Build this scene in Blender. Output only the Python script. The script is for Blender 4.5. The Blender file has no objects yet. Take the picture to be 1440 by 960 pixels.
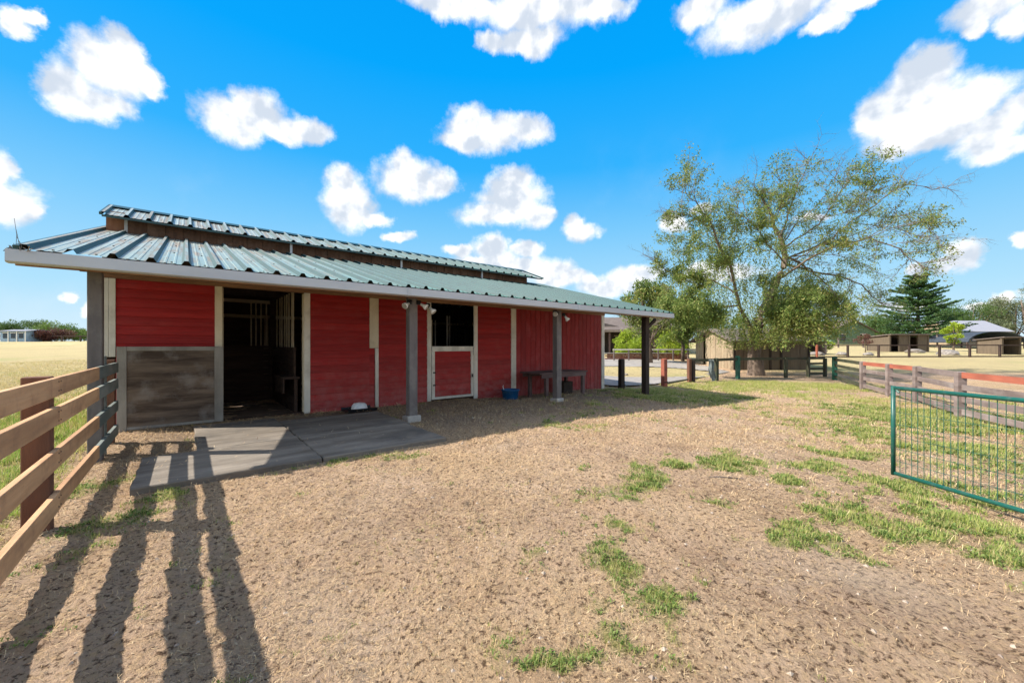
import bpy, bmesh, math, random
import numpy as np
from mathutils import Vector, Matrix, noise as mnoise
random.seed(7); rng = np.random.default_rng(7)
R = math.radians; PI = math.pi
sc = bpy.context.scene; col = sc.collection

# ------------------------------------------------------------------ camera
CAMZ = 1.4; FPX = 560.0; HZ = 486.0
cam_d = bpy.data.cameras.new('camera'); cam = bpy.data.objects.new('camera', cam_d); col.objects.link(cam)
cam.location = (0, 0, CAMZ); cam.rotation_euler = (R(90), 0, 0)
cam_d.sensor_width = 36; cam_d.lens = 14.0; cam_d.shift_y = 6/1440
cam_d.clip_start = .05; cam_d.clip_end = 6000
sc.camera = cam
sc.render.resolution_x = 1024; sc.render.resolution_y = 682
sc.view_settings.view_transform = 'Standard'; sc.view_settings.look = 'None'
sc.view_settings.exposure = 0.82; sc.view_settings.gamma = 1

# ------------------------------------------------------------------ sun + sky
SUN_EL = 42.5
sh = Vector((.997, .08, 0)).normalized()              # the way shadows fall on the ground
sd = bpy.data.lights.new('sun', 'SUN'); so = bpy.data.objects.new('sun', sd); col.objects.link(so)
sd.energy = 5.0; sd.angle = R(.53); sd.color = (1, .93, .83)
ray = Vector((sh.x*math.cos(R(SUN_EL)), sh.y*math.cos(R(SUN_EL)), -math.sin(R(SUN_EL))))
so.rotation_euler = ray.to_track_quat('-Z', 'Y').to_euler()

world = bpy.data.worlds.new('World'); sc.world = world; world.use_nodes = True
def build_sky():
    nt = world.node_tree; N = nt.nodes; L = nt.links; N.clear()
    def nd(t, **k):
        n = N.new(t)
        for a, b in k.items(): setattr(n, a, b)
        return n
    def mth(op, a, b=None, c=None, clamp=False):
        n = nd('ShaderNodeMath', operation=op, use_clamp=clamp)
        for i, v in enumerate((a, b, c)):
            if v is None: continue
            if isinstance(v, (int, float)): n.inputs[i].default_value = v
            else: L.new(v, n.inputs[i])
        return n.outputs[0]
    def vm(op, a, b=None):
        n = nd('ShaderNodeVectorMath', operation=op)
        for i, v in enumerate((a, b)):
            if v is None: continue
            if isinstance(v, tuple): n.inputs[i].default_value = v
            else: L.new(v, n.inputs[i])
        return n
    def sstep(v, a, b):
        n = nd('ShaderNodeMapRange', interpolation_type='SMOOTHSTEP'); L.new(v, n.inputs[0])
        n.inputs[1].default_value = a; n.inputs[2].default_value = b; return n.outputs[0]
    def mix(f, a, b):
        n = nd('ShaderNodeMix', data_type='RGBA')
        if isinstance(f, float): n.inputs[0].default_value = f
        else: L.new(f, n.inputs[0])
        for i, v in ((6, a), (7, b)):
            if isinstance(v, tuple): n.inputs[i].default_value = (*v, 1)
            else: L.new(v, n.inputs[i])
        return n.outputs[2]
    sky = nd('ShaderNodeTexSky', sky_type='NISHITA'); sky.sun_disc = False
    sky.sun_elevation = R(SUN_EL); sky.sun_rotation = math.atan2(-sh.x, -sh.y)
    sky.air_density = 1.0; sky.dust_density = .6; sky.ozone_density = 2.2
    tc = nd('ShaderNodeTexCoord'); D = tc.outputs['Generated']
    sep = nd('ShaderNodeSeparateXYZ'); L.new(D, sep.inputs[0]); X, Y, Z = sep.outputs
    # vivid blue of the photograph: graded by height above the horizon, mixed with the physical sky
    ramp = nd('ShaderNodeValToRGB'); el = ramp.color_ramp.elements
    el[0].position = 0.0; el[0].color = (.68, .84, .94, 1); el[1].position = .85; el[1].color = (.0, .28, .84, 1)
    for p, c in ((.11, (.42, .73, .94)), (.27, (.19, .57, .94)), (.40, (.03, .43, .95)), (.56, (.0, .37, .95))):
        e = el.new(p); e.color = (*c, 1)
    L.new(mth('MAXIMUM', Z, 0.0), ramp.inputs[0])
    skys = vm('MULTIPLY', sky.outputs[0], (.11, .11, .11)).outputs[0]
    base = mix(.985, skys, ramp.outputs[0])
    # cloud coordinates: azimuth and elevation, warped by noise
    az = mth('ARCTAN2', X, Y); hyp = mth('SQRT', mth('ADD', mth('MULTIPLY', X, X), mth('MULTIPLY', Y, Y)))
    ev = mth('ARCTAN2', Z, hyp)
    cmb = nd('ShaderNodeCombineXYZ'); L.new(az, cmb.inputs[0]); L.new(ev, cmb.inputs[1])
    def noi(scale, det, rough=.55, off=(0, 0, 0)):
        n = nd('ShaderNodeTexNoise'); n.inputs['Scale'].default_value = scale; n.inputs['Detail'].default_value = det
        n.inputs['Roughness'].default_value = rough
        L.new(vm('ADD', cmb.outputs[0], off).outputs[0], n.inputs['Vector']); return n
    n1 = noi(8, 6, .62); w = vm('MULTIPLY', vm('SUBTRACT', n1.outputs['Color'], (.5, .5, .5)).outputs[0], (.11, .075, 0)).outputs[0]
    P = vm('ADD', cmb.outputs[0], w).outputs[0]
    # clouds: every puff as (x, y, rx, ry) measured on the photograph and turned into azimuth / elevation
    puffs = [(95,125,52,44),(150,95,62,48),(175,70,34,30),(205,110,32,24),(130,145,60,30), (330,165,66,38),(370,155,52,36),(420,180,42,24),(345,140,30,24),
      (18,28,38,24),(48,20,30,16),(15,290,60,38),(0,250,30,44),(50,300,26,20), (490,285,42,40),(478,260,26,26),(530,305,28,12),(580,250,58,36),(615,255,34,24),(570,230,28,24),
      (655,170,34,28),(690,190,66,30),(740,185,36,26),(655,195,36,18),(720,275,52,32),(700,300,58,24),(755,300,26,20),(715,255,40,24),(820,322,28,18),(812,310,18,14),
      (640,5,90,26),(760,15,110,42),(690,60,20,18),(740,58,60,24),(850,8,48,22), (985,15,44,30),(1080,20,110,38),(1160,35,46,18),(1200,0,60,18),
      (1285,115,62,40),(1270,150,84,46),(1350,160,80,42),(1400,185,60,40),(1225,165,36,36),(1290,190,100,26),(1420,205,60,22),(1300,95,40,22),(1440,150,40,30),
      (1385,15,72,30),(1370,45,30,16),(1430,30,40,30), (700,370,46,24),(665,368,34,12),(770,380,36,18),(735,376,60,20),(880,395,48,20),(905,388,30,16),(830,395,20,12),
      (645,352,26,12),(790,392,50,16),(850,405,50,14),(740,350,24,14),(690,350,30,20),(1400,430,50,10),(1270,430,60,9),(560,330,20,9),(985,300,14,8),(1150,300,30,7),(440,185,34,20),(405,180,40,20),(1352,355,32,20),(1330,365,20,14),(84,424,15,9),(1432,330,22,12),(1290,375,20,10),(1425,420,24,12),(950,320,26,14),(1010,385,60,16),(128,440,20,12)]
    sc_ = None; scv = None
    for (x, y, rx, ry) in puffs:
        dx = (x-720)/FPX; dz = (HZ-y)/FPX; hh = math.hypot(dx, 1)
        a = math.atan(dx); e = math.atan(dz/hh)
        ra = rx/FPX/(1+dx*dx); re = ry/FPX*hh/(hh*hh+dz*dz)
        m = nd('ShaderNodeVectorMath', operation='MULTIPLY_ADD'); L.new(P, m.inputs[0])
        m.inputs[1].default_value = (1/ra, 1/re, 0); m.inputs[2].default_value = (-a/ra, -e/re, 0)
        ln = nd('ShaderNodeVectorMath', operation='LENGTH'); L.new(m.outputs[0], ln.inputs[0])
        v = ln.outputs['Value']
        if sc_ is None: sc_ = v
        else: sc_ = mth('SMOOTH_MIN', sc_, v, .18)
    d = mth('SUBTRACT', .99, sc_)
    n2 = noi(26, 8, .66, (3, 1, 2)); d = mth('ADD', d, mth('MULTIPLY', mth('SUBTRACT', n2.outputs[0], .5), .66))
    # unseen cumulus beyond the frame, made thicker to whiten the fill in shadows
    n3 = noi(2.6, 7, .58, (9.3, 4.1, 0)); other = mth('MULTIPLY', mth('SUBTRACT', n3.outputs[0], .45), 6.0)
    gate = mth('MAXIMUM', sstep(mth('ABSOLUTE', az), .98, 1.12), sstep(ev, .80, .92))
    other = mth('SUBTRACT', mth('MULTIPLY', mth('ADD', other, 4.0), gate), 4.0)
    d = mth('MAXIMUM', d, other)
    alpha = sstep(d, -.14, .46)
    na = noi(11, 5, .5, (5, 5, 5)); nb = noi(11, 5, .5, (5.014, 4.978, 5))
    relief = mth('SUBTRACT', na.outputs[0], nb.outputs[0])
    shade = mth('MULTIPLY', sstep(relief, -.09, .13), 1.0)
    cc = mix(shade, (1.16, 1.15, 1.14), (.66, .73, .83))
    # thin high veil
    n5 = noi(3.2, 6, .6, (1.7, 8, 2)); veil = mth('MULTIPLY', mth('MULTIPLY', sstep(n5.outputs[0], .5, .75), .32), sstep(mth('SUBTRACT', .9, ev), .38, .80))
    base = mix(veil, base, (.75, .88, .98))
    fin = mix(mth('MULTIPLY', alpha, .97), base, cc)
    bg = nd('ShaderNodeBackground'); out = nd('ShaderNodeOutputWorld')
    L.new(fin, bg.inputs[0]); bg.inputs[1].default_value = .60
    L.new(bg.outputs[0], out.inputs[0])
    world.cycles.sampling_method = 'MANUAL'; world.cycles.sample_map_resolution = 512
build_sky()

# ------------------------------------------------------------------ helpers
TH = math.atan2(560, 685); TC, TS = math.cos(TH), math.sin(TH)
def W(u, v): return (u*TC-v*TS, u*TS+v*TC)                # barn coordinates -> world
def UV(x, y): return (TC*x+TS*y, -TS*x+TC*y)
def sst(x, a, b):
    t = np.clip((np.asarray(x, float)-a)/(b-a), 0, 1); return t*t*(3-2*t)
def gz(x, y):                                             # large shape of the land
    x = np.asarray(x, float); y = np.asarray(y, float)
    z = -.27*sst(x, 1.8, 6.5)*sst(y, 1, 4.5)
    u = TC*x+TS*y; v = -TS*x+TC*y
    z = z - .09*sst(u, 5.2, 7.2)*sst(v, 7.6, 8.7)*(1-sst(v, 9.4, 10))*(1-sst(u, 12.2, 13.5))
    z = z + .034*np.clip(y-21, 0, 75)*sst(y, 19, 30)
    return z
def at(px, py, t): return ((px-720)/FPX*t, t, CAMZ+(HZ-py)/FPX*t)
def gp(px, py):                                           # where a line of sight meets the land
    r = (px-720)/FPX; k = (HZ-py)/FPX; t = 1.0
    while t < 400:
        if CAMZ+k*t <= float(gz(r*t, t)): break
        t *= 1.004
    return (r*t, t)

def tag(o, label=None, cat=None, group=None, kind=None):
    if label: o['label'] = label
    if cat: o['category'] = cat
    if group: o['group'] = group
    if kind: o['kind'] = kind
    return o
def empty(name, loc=(0, 0, 0), rz=0, parent=None):
    o = bpy.data.objects.new(name, None); col.objects.link(o); o.location = loc; o.rotation_euler = (0, 0, rz)
    o.empty_display_size = .2
    if parent: o.parent = parent
    return o
def link_mesh(name, me, parent=None, loc=(0, 0, 0), rot=(0, 0, 0)):
    o = bpy.data.objects.new(name, me); col.objects.link(o); o.location = loc; o.rotation_euler = rot
    if parent: o.parent = parent
    return o
class MB:
    def __init__(s): s.v = []; s.f = []
    def add(s, vs, fs):
        b = len(s.v); s.v += [tuple(p) for p in vs]; s.f += [tuple(b+i for i in f) for f in fs]; return s
    def box(s, x0, x1, y0, y1, z0, z1):
        return s.add([(x0,y0,z0),(x1,y0,z0),(x1,y1,z0),(x0,y1,z0),(x0,y0,z1),(x1,y0,z1),(x1,y1,z1),(x0,y1,z1)],
                     [(0,3,2,1),(4,5,6,7),(0,1,5,4),(1,2,6,5),(2,3,7,6),(3,0,4,7)])
    def beam(s, a, b, w, h, up=(0, 0, 1)):                # rectangular bar from a to b
        a = Vector(a); b = Vector(b); d = (b-a).normalized(); u = Vector(up)
        sx = d.cross(u).normalized(); u = sx.cross(d).normalized()
        P = []
        for p in (a, b):
            for i, j in ((-1,-1),(1,-1),(1,1),(-1,1)): P.append(p+sx*(w/2*i)+u*(h/2*j))
        return s.add(P, [(0,1,2,3),(7,6,5,4),(0,4,5,1),(1,5,6,2),(2,6,7,3),(3,7,4,0)])
    def tube(s, pts, rad, n=8, cap=True):
        pts = [Vector(p) for p in pts]; m = len(pts); rings = []
        for i, p in enumerate(pts):
            d = (pts[min(i+1, m-1)]-pts[max(i-1, 0)]).normalized()
            a = Vector((0, 0, 1)) if abs(d.z) < .9 else Vector((1, 0, 0))
            x = d.cross(a).normalized(); y = x.cross(d)
            r = rad[i] if isinstance(rad, (list, tuple)) else rad
            rings.append([p+x*(r*math.cos(2*PI*k/n))+y*(r*math.sin(2*PI*k/n)) for k in range(n)])
        vs = [q for r_ in rings for q in r_]; fs = []
        for i in range(m-1):
            for k in range(n):
                a = i*n+k; b = i*n+(k+1) % n; fs.append((a, b, b+n, a+n))
        if cap: fs.append(tuple(range(n-1, -1, -1))); fs.append(tuple((m-1)*n+k for k in range(n)))
        return s.add(vs, fs)
    def prism(s, prof, y0, y1, axis='x'):                 # profile of (a, z) pairs pushed along an axis
        n = len(prof); P = []
        for t in (y0, y1):
            for a, z in prof: P.append((t, a, z) if axis == 'x' else (a, t, z))
        fs = [tuple(range(n)), tuple(2*n-1-i for i in range(n))]
        fs += [(i, (i+1) % n, n+(i+1) % n, n+i) for i in range(n)]
        return s.add(P, fs)
    def mesh(s, name, mat, smooth=False, fix=True):
        me = bpy.data.meshes.new(name); me.from_pydata(s.v, [], s.f)
        if mat: me.materials.append(mat)
        if fix:
            bm = bmesh.new(); bm.from_mesh(me); bmesh.ops.recalc_face_normals(bm, faces=bm.faces); bm.to_mesh(me); bm.free()
        if smooth: me.shade_smooth()
        return me
    def build(s, name, mat, parent=None, loc=(0, 0, 0), rot=(0, 0, 0), smooth=False, bevel=0):
        me = s.mesh(name, mat, smooth)
        if bevel:
            bm = bmesh.new(); bm.from_mesh(me)
            bmesh.ops.bevel(bm, geom=bm.edges[:], offset=bevel, segments=1, affect='EDGES'); bm.to_mesh(me); bm.free()
        return link_mesh(name, me, parent, loc, rot)
def quads_mesh(name, V, mat, nper=4, tint=None):          # numpy verts, faces of nper verts each
    n = len(V)//nper; me = bpy.data.meshes.new(name)
    me.vertices.add(len(V)); me.vertices.foreach_set('co', np.ascontiguousarray(V, dtype=np.float32).ravel())
    me.loops.add(n*nper); me.loops.foreach_set('vertex_index', np.arange(n*nper, dtype=np.int32))
    me.polygons.add(n); me.polygons.foreach_set('loop_start', np.arange(0, n*nper, nper, dtype=np.int32))
    me.update(calc_edges=True)
    if tint is not None:
        a = me.attributes.new('tint', 'FLOAT', 'POINT'); a.data.foreach_set('value', np.repeat(tint, nper).astype(np.float32))
    me.materials.append(mat); return me

# ------------------------------------------------------------------ materials
def material(name, base, c2=None, rough=.8, scale=3, stretch=(1, 1, 1), detail=5, bump=.15, bscale=None, dirt=None, dirt_amt=.5, dirt_scale=1.5,
             metal=0, rnd=.12, contrast=(.35, .65), coords='Object', spec=.3, low=None):
    m = bpy.data.materials.new(name); m.use_nodes = True; nt = m.node_tree; N = nt.nodes; L = nt.links
    b = N['Principled BSDF']; b.inputs['Roughness'].default_value = rough; b.inputs['Metallic'].default_value = metal
    b.inputs['Specular IOR Level'].default_value = spec
    tc = N.new('ShaderNodeTexCoord'); oi = N.new('ShaderNodeObjectInfo')
    off = N.new('ShaderNodeVectorMath'); off.operation = 'MULTIPLY_ADD'
    cv = N.new('ShaderNodeCombineXYZ'); 
    for i in range(3): L.new(oi.outputs['Random'], cv.inputs[i])
    L.new(cv.outputs[0], off.inputs[0]); off.inputs[1].default_value = (37, 91, 53) if coords == 'Object' else (0, 0, 0); L.new(tc.outputs[coords], off.inputs[2])
    def noi(sv, sca, det, r=.6):
        mp = N.new('ShaderNodeMapping'); mp.inputs['Scale'].default_value = sv; L.new(off.outputs[0], mp.inputs[0])
        n = N.new('ShaderNodeTexNoise'); n.inputs['Scale'].default_value = sca; n.inputs['Detail'].default_value = det; n.inputs['Roughness'].default_value = r
        L.new(mp.outputs[0], n.inputs['Vector']); return n.outputs[0]
    def mr(v, a, b_, to=1.0):
        n = N.new('ShaderNodeMapRange'); L.new(v, n.inputs[0]); n.inputs[1].default_value = a; n.inputs[2].default_value = b_; n.inputs[4].default_value = to; return n.outputs[0]
    def mix(f, a, c, bl='MIX'):
        n = N.new('ShaderNodeMix'); n.data_type = 'RGBA'; n.blend_type = bl
        if isinstance(f, (int, float)): n.inputs[0].default_value = f
        else: L.new(f, n.inputs[0])
        for i, v in ((6, a), (7, c)):
            if isinstance(v, tuple): n.inputs[i].default_value = (*v, 1)
            else: L.new(v, n.inputs[i])
        return n.outputs[2]
    c2 = c2 or tuple(x*.65 for x in base)
    g = noi(stretch, scale, detail)
    c = mix(mr(g, *contrast), base, c2)
    if dirt: c = mix(mr(noi((1, 1, 1), dirt_scale, 6, .65), .5, .72, dirt_amt), c, dirt)
    if low:                                               # splashed mud and wear near the foot of a thing: (colour, z where it ends, strength)
        sp = N.new('ShaderNodeSeparateXYZ'); L.new(tc.outputs['Object'], sp.inputs[0])
        ge = N.new('ShaderNodeNewGeometry'); L.new(ge.outputs['Position'], sp.inputs[0])
        f = N.new('ShaderNodeMapRange'); L.new(sp.outputs[2], f.inputs[0]); f.inputs[1].default_value = low[1]; f.inputs[2].default_value = -.1; f.inputs[4].default_value = low[2]
        mm = N.new('ShaderNodeMath'); mm.operation = 'MULTIPLY'; L.new(f.outputs[0], mm.inputs[0]); L.new(mr(noi((1, 1, 1), 5, 5), .3, .65), mm.inputs[1])
        c = mix(mm.outputs[0], c, low[0])
    if rnd:
        hs = N.new('ShaderNodeHueSaturation'); L.new(c, hs.inputs['Color']); hs.inputs['Value'].default_value = 1
        L.new(mr(oi.outputs['Random'], 0, 1), hs.inputs['Value'])
        vr = hs.inputs['Value'].links[0].from_node; vr.inputs[3].default_value = 1-rnd; vr.inputs[4].default_value = 1+rnd
        c = hs.outputs[0]
    L.new(c, b.inputs['Base Color'])
    if bump:
        bp = N.new('ShaderNodeBump'); bp.inputs['Strength'].default_value = bump; bp.inputs['Distance'].default_value = .02
        L.new(noi(stretch, (bscale or scale*3), 6, .7), bp.inputs['Height']); L.new(bp.outputs[0], b.inputs['Normal'])
    return m
def leaf_material(name, cols, trans=.35, rough=.55):
    m = bpy.data.materials.new(name); m.use_nodes = True; nt = m.node_tree; N = nt.nodes; L = nt.links
    b = N['Principled BSDF']; b.inputs['Roughness'].default_value = rough; b.inputs['Specular IOR Level'].default_value = .25
    a = N.new('ShaderNodeAttribute'); a.attribute_name = 'tint'
    r = N.new('ShaderNodeValToRGB'); el = r.color_ramp.elements
    el[0].color = (*cols[0], 1); el[1].color = (*cols[-1], 1)
    for i, c in enumerate(cols[1:-1]): e = el.new((i+1)/(len(cols)-1)); e.color = (*c, 1)
    L.new(a.outputs['Fac'], r.inputs[0]); L.new(r.outputs[0], b.inputs['Base Color'])
    t = N.new('ShaderNodeBsdfTranslucent'); L.new(r.outputs[0], t.inputs[0])
    mx = N.new('ShaderNodeMixShader'); mx.inputs[0].default_value = trans
    L.new(b.outputs[0], mx.inputs[1]); L.new(t.outputs[0], mx.inputs[2]); L.new(mx.outputs[0], N['Material Output'].inputs[0])
    return m
GX = (.25, 1, 1)
M_red = material('red_paint', (.37, .017, .015), (.27, .013, .013), rough=.6, scale=5, stretch=(.5, 1, 8), dirt=(.36, .06, .055), dirt_amt=.35, dirt_scale=2.5, bump=.3, rnd=.13, low=((.36, .13, .12), 1.1, .75))
M_redv = material('red_paint_vertical', (.33, .021, .022), (.23, .015, .017), rough=.65, scale=5, stretch=(8, 1, .5), dirt=(.42, .10, .11), dirt_amt=.4, dirt_scale=2, bump=.2, rnd=.1, low=((.34, .13, .12), 1.1, .7))
M_white = material('old_white_paint', (.80, .76, .67), (.62, .58, .50), rough=.7, scale=4, stretch=(1, 1, .3), dirt=(.32, .28, .22), dirt_amt=.45, dirt_scale=3, bump=.15, low=((.45, .42, .36), 1.2, .5))
M_cream = material('cream_paint', (.80, .70, .52), (.64, .54, .38), rough=.7, scale=4, stretch=(1, 1, .3), dirt=(.3, .22, .14), dirt_amt=.4, bump=.15)
M_gutter = material('gutter_paint', (.50, .52, .54), (.42, .44, .47), rough=.45, scale=1.2, stretch=(.4, 1, 2), dirt=(.42, .42, .40), dirt_amt=.35, dirt_scale=2, bump=.04, rnd=.02)
M_post = material('slate_post_paint', (.165, .145, .135), (.105, .092, .088), rough=.7, scale=6, stretch=(1, 1, .2), dirt=(.26, .24, .21), dirt_amt=.5, dirt_scale=4, bump=.2, rnd=.05)
M_darkwood = material('dark_wood', (.055, .04, .032), (.03, .022, .018), rough=.85, scale=6, stretch=(1, 1, .2), bump=.3)
M_beam = material('brown_beam_wood', (.34, .19, .10), (.22, .11, .06), rough=.8, scale=5, stretch=(.2, 1, 1), bump=.2)
M_rail = material('new_fence_wood', (.60, .355, .185), (.42, .235, .12), rough=.8, scale=5, stretch=(1.6, .16, 2.2), detail=7, dirt=(.20, .10, .06), dirt_amt=.45, dirt_scale=5, bump=.35, rnd=.1)
M_fpost = material('brown_fence_post', (.19, .085, .05), (.12, .055, .035), rough=.85, scale=6, stretch=(1, 1, .2), bump=.3, dirt=(.10, .05, .03))
M_greygreen = material('grey_green_wood', (.20, .22, .20), (.10, .13, .12), rough=.9, scale=5, stretch=(1, .2, 1), bump=.3, dirt=(.30, .28, .24))
M_ply = material('weathered_plywood', (.185, .14, .105), (.065, .046, .035), rough=.9, scale=3.2, stretch=(.35, 1, 2.4), detail=8, contrast=(.38, .62), dirt=(.30, .28, .26), dirt_amt=.6, dirt_scale=2.6, bump=.3, rnd=0)
M_greyframe = material('grey_weathered_board', (.32, .30, .265), (.21, .195, .17), rough=.9, scale=5, stretch=(1, 1, .25), bump=.3, dirt=(.15, .13, .12))
M_conc = material('concrete', (.25, .215, .175), (.13, .108, .085), rough=.92, scale=2.6, stretch=(.35, 1.6, 1), detail=8, dirt=(.09, .08, .07), dirt_amt=.85, dirt_scale=1.3, bump=.25, bscale=40, rnd=.04)
M_concpale = material('pale_concrete', (.45, .42, .37), (.33, .30, .27), rough=.95, scale=6, bump=.3, bscale=30)
M_black = material('black_metal', (.02, .02, .022), rough=.5, scale=6, bump=.02, rnd=0)
M_bar = material('galvanised_bar', (.42, .42, .40), (.30, .29, .27), rough=.5, metal=.5, scale=8, bump=.03)
M_lampw = material('white_lamp_plastic', (.80, .80, .78), (.7, .7, .68), rough=.4, scale=4, bump=0, rnd=0)
M_gate = material('green_gate_paint', (.010, .105, .080), (.008, .075, .058), rough=.4, scale=9, dirt=(.25, .30, .28), dirt_amt=.3, dirt_scale=9, bump=.05, rnd=0, spec=.5)
M_gatewire = material('green_coated_wire', (.03, .12, .09), rough=.5, scale=9, bump=0, rnd=0)
M_blue = material('blue_plastic', (.012, .11, .27), (.01, .085, .21), rough=.45, scale=5, bump=.05, rnd=0, dirt=(.12, .18, .24), dirt_amt=.4, dirt_scale=8)
M_bench = material('bench_wood', (.15, .095, .085), (.10, .065, .06), rough=.85, scale=5, stretch=(.2, 1, 1), bump=.3, dirt=(.22, .17, .15))
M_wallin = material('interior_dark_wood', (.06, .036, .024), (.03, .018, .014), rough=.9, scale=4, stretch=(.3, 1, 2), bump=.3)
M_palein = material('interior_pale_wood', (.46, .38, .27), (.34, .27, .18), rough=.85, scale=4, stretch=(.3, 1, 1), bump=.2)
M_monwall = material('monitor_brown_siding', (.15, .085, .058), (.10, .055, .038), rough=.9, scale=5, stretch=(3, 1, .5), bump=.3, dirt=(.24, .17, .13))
M_gfence = material('mauve_grey_fence_wood', (.235, .185, .17), (.15, .115, .105), rough=.9, scale=5, stretch=(.3, .3, 1.5), bump=.3, dirt=(.38, .34, .32))
M_rfence = material('orange_red_fence_wood', (.42, .13, .08), (.28, .085, .055), rough=.85, scale=5, stretch=(.3, .3, 1.5), bump=.3)
M_dgfence = material('dark_green_fence_wood', (.045, .062, .035), (.06, .045, .03), rough=.85, scale=4, bump=.3, dirt=(.12, .13, .10))
M_gpost = material('green_painted_post', (.03, .15, .095), (.02, .09, .06), rough=.75, scale=5, bump=.2, dirt=(.15, .18, .15))
M_dfence = material('far_dark_fence_wood', (.085, .055, .045), (.05, .035, .03), rough=.9, scale=4, bump=.2)
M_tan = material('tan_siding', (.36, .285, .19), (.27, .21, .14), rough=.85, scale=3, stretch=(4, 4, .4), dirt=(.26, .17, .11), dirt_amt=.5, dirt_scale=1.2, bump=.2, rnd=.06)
M_tan2 = material('dark_shaded_tan_siding', (.15, .115, .08), (.11, .085, .06), rough=.85, scale=3, stretch=(4, 4, .4), bump=.2, rnd=.04)  # darker copy of the tan, the shed front's shade is in the colour
M_shingle = material('grey_brown_shingle', (.17, .135, .12), (.11, .09, .08), rough=.95, scale=6, stretch=(1, 5, 5), bump=.4, dirt=(.25, .21, .18))
M_brick = material('red_brick', (.24, .085, .055), (.16, .055, .04), rough=.9, scale=12, bump=.3, dirt=(.3, .2, .15))
M_glass = material('dark_glass', (.02, .025, .03), rough=.08, scale=2, bump=0, rnd=0, spec=.6)
M_rock = material('pale_rock', (.30, .27, .24), (.16, .14, .125), rough=.95, scale=4, bump=.6)
M_bark = material('tree_bark', (.20, .15, .115), (.10, .075, .06), rough=.95, scale=5, stretch=(1, 1, .25), bump=.6, rnd=0, dirt=(.30, .26, .22))
M_twig = material('pale_twig_bark', (.24, .20, .17), (.11, .085, .07), rough=.9, scale=5, bump=.2, rnd=0)
M_soil = material('packed_stall_soil', (.16, .11, .08), (.10, .07, .05), rough=1, scale=5, bump=.5, rnd=0)

def roof_material(name='green_metal_roof'):
    m = bpy.data.materials.new(name); m.use_nodes = True; nt = m.node_tree; N = nt.nodes; L = nt.links; b = N['Principled BSDF']
    b.inputs['Roughness'].default_value = .4; b.inputs['Specular IOR Level'].default_value = .3
    tc = N.new('ShaderNodeTexCoord'); oi = N.new('ShaderNodeObjectInfo')
    ge = N.new('ShaderNodeNewGeometry'); sp = N.new('ShaderNodeSeparateXYZ'); L.new(ge.outputs['Position'], sp.inputs[0])
    f = N.new('ShaderNodeMapRange'); L.new(sp.outputs[0], f.inputs[0]); f.inputs[1].default_value = -6.5; f.inputs[2].default_value = 1.0   # paler tone towards the left end of the roof
    mp = N.new('ShaderNodeMapping'); mp.inputs['Rotation'].default_value = (0, 0, 0); mp.inputs['Scale'].default_value = (7, .5, .5)
    cv = N.new('ShaderNodeCombineXYZ'); 
    for i in range(3): L.new(oi.outputs['Random'], cv.inputs[i])
    ad = N.new('ShaderNodeVectorMath'); ad.operation = 'MULTIPLY_ADD'; L.new(cv.outputs[0], ad.inputs[0]); ad.inputs[1].default_value = (30, 50, 20); L.new(tc.outputs['Object'], ad.inputs[2]); L.new(ad.outputs[0], mp.inputs[0])
    n = N.new('ShaderNodeTexNoise'); n.inputs['Scale'].default_value = 1.5; n.inputs['Detail'].default_value = 8; n.inputs['Roughness'].default_value = .7; L.new(mp.outputs[0], n.inputs['Vector'])
    def mix(fa, a, c):
        x = N.new('ShaderNodeMix'); x.data_type = 'RGBA'
        if isinstance(fa, float): x.inputs[0].default_value = fa
        else: L.new(fa, x.inputs[0])
        for i, v in ((6, a), (7, c)):
            if isinstance(v, tuple): x.inputs[i].default_value = (*v, 1)
            else: L.new(v, x.inputs[i])
        return x.outputs[2]
    def mr(v, a, b_, t0, t1):
        x = N.new('ShaderNodeMapRange'); L.new(v, x.inputs[0]); x.inputs[1].default_value = a; x.inputs[2].default_value = b_; x.inputs[3].default_value = t0; x.inputs[4].default_value = t1; return x.outputs[0]
    pale_tone = mix(mr(n.outputs[0], .4, .62, 0, 1), (.33, .39, .37), (.24, .28, .26))
    green = mix(mr(n.outputs[0], .4, .62, 0, 1), (.065, .20, .155), (.05, .155, .12))
    c = mix(f.outputs[0], pale_tone, green)
    rust = N.new('ShaderNodeMath'); rust.operation = 'MULTIPLY'; L.new(mr(n.outputs[0], .47, .60, 0, .85), rust.inputs[0]); L.new(mr(sp.outputs[0], -5.0, -1.5, 1, .05), rust.inputs[1])
    c = mix(rust.outputs[0], c, (.25, .19, .13)); L.new(c, b.inputs['Base Color'])
    L.new(mr(n.outputs[0], .35, .65, .32, .5), b.inputs['Roughness'])
    return m
M_roof = roof_material()
M_flank = material('shaded_green_rib_flank', (.02, .075, .075), (.016, .055, .06), rough=.5, scale=3, bump=0, rnd=0, spec=.25)  # rib flanks in a darker green, their shade put into the colour
M_roofedge = material('dark_roof_trim', (.015, .07, .075), rough=.4, scale=4, bump=0, rnd=0, spec=.5)

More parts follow.
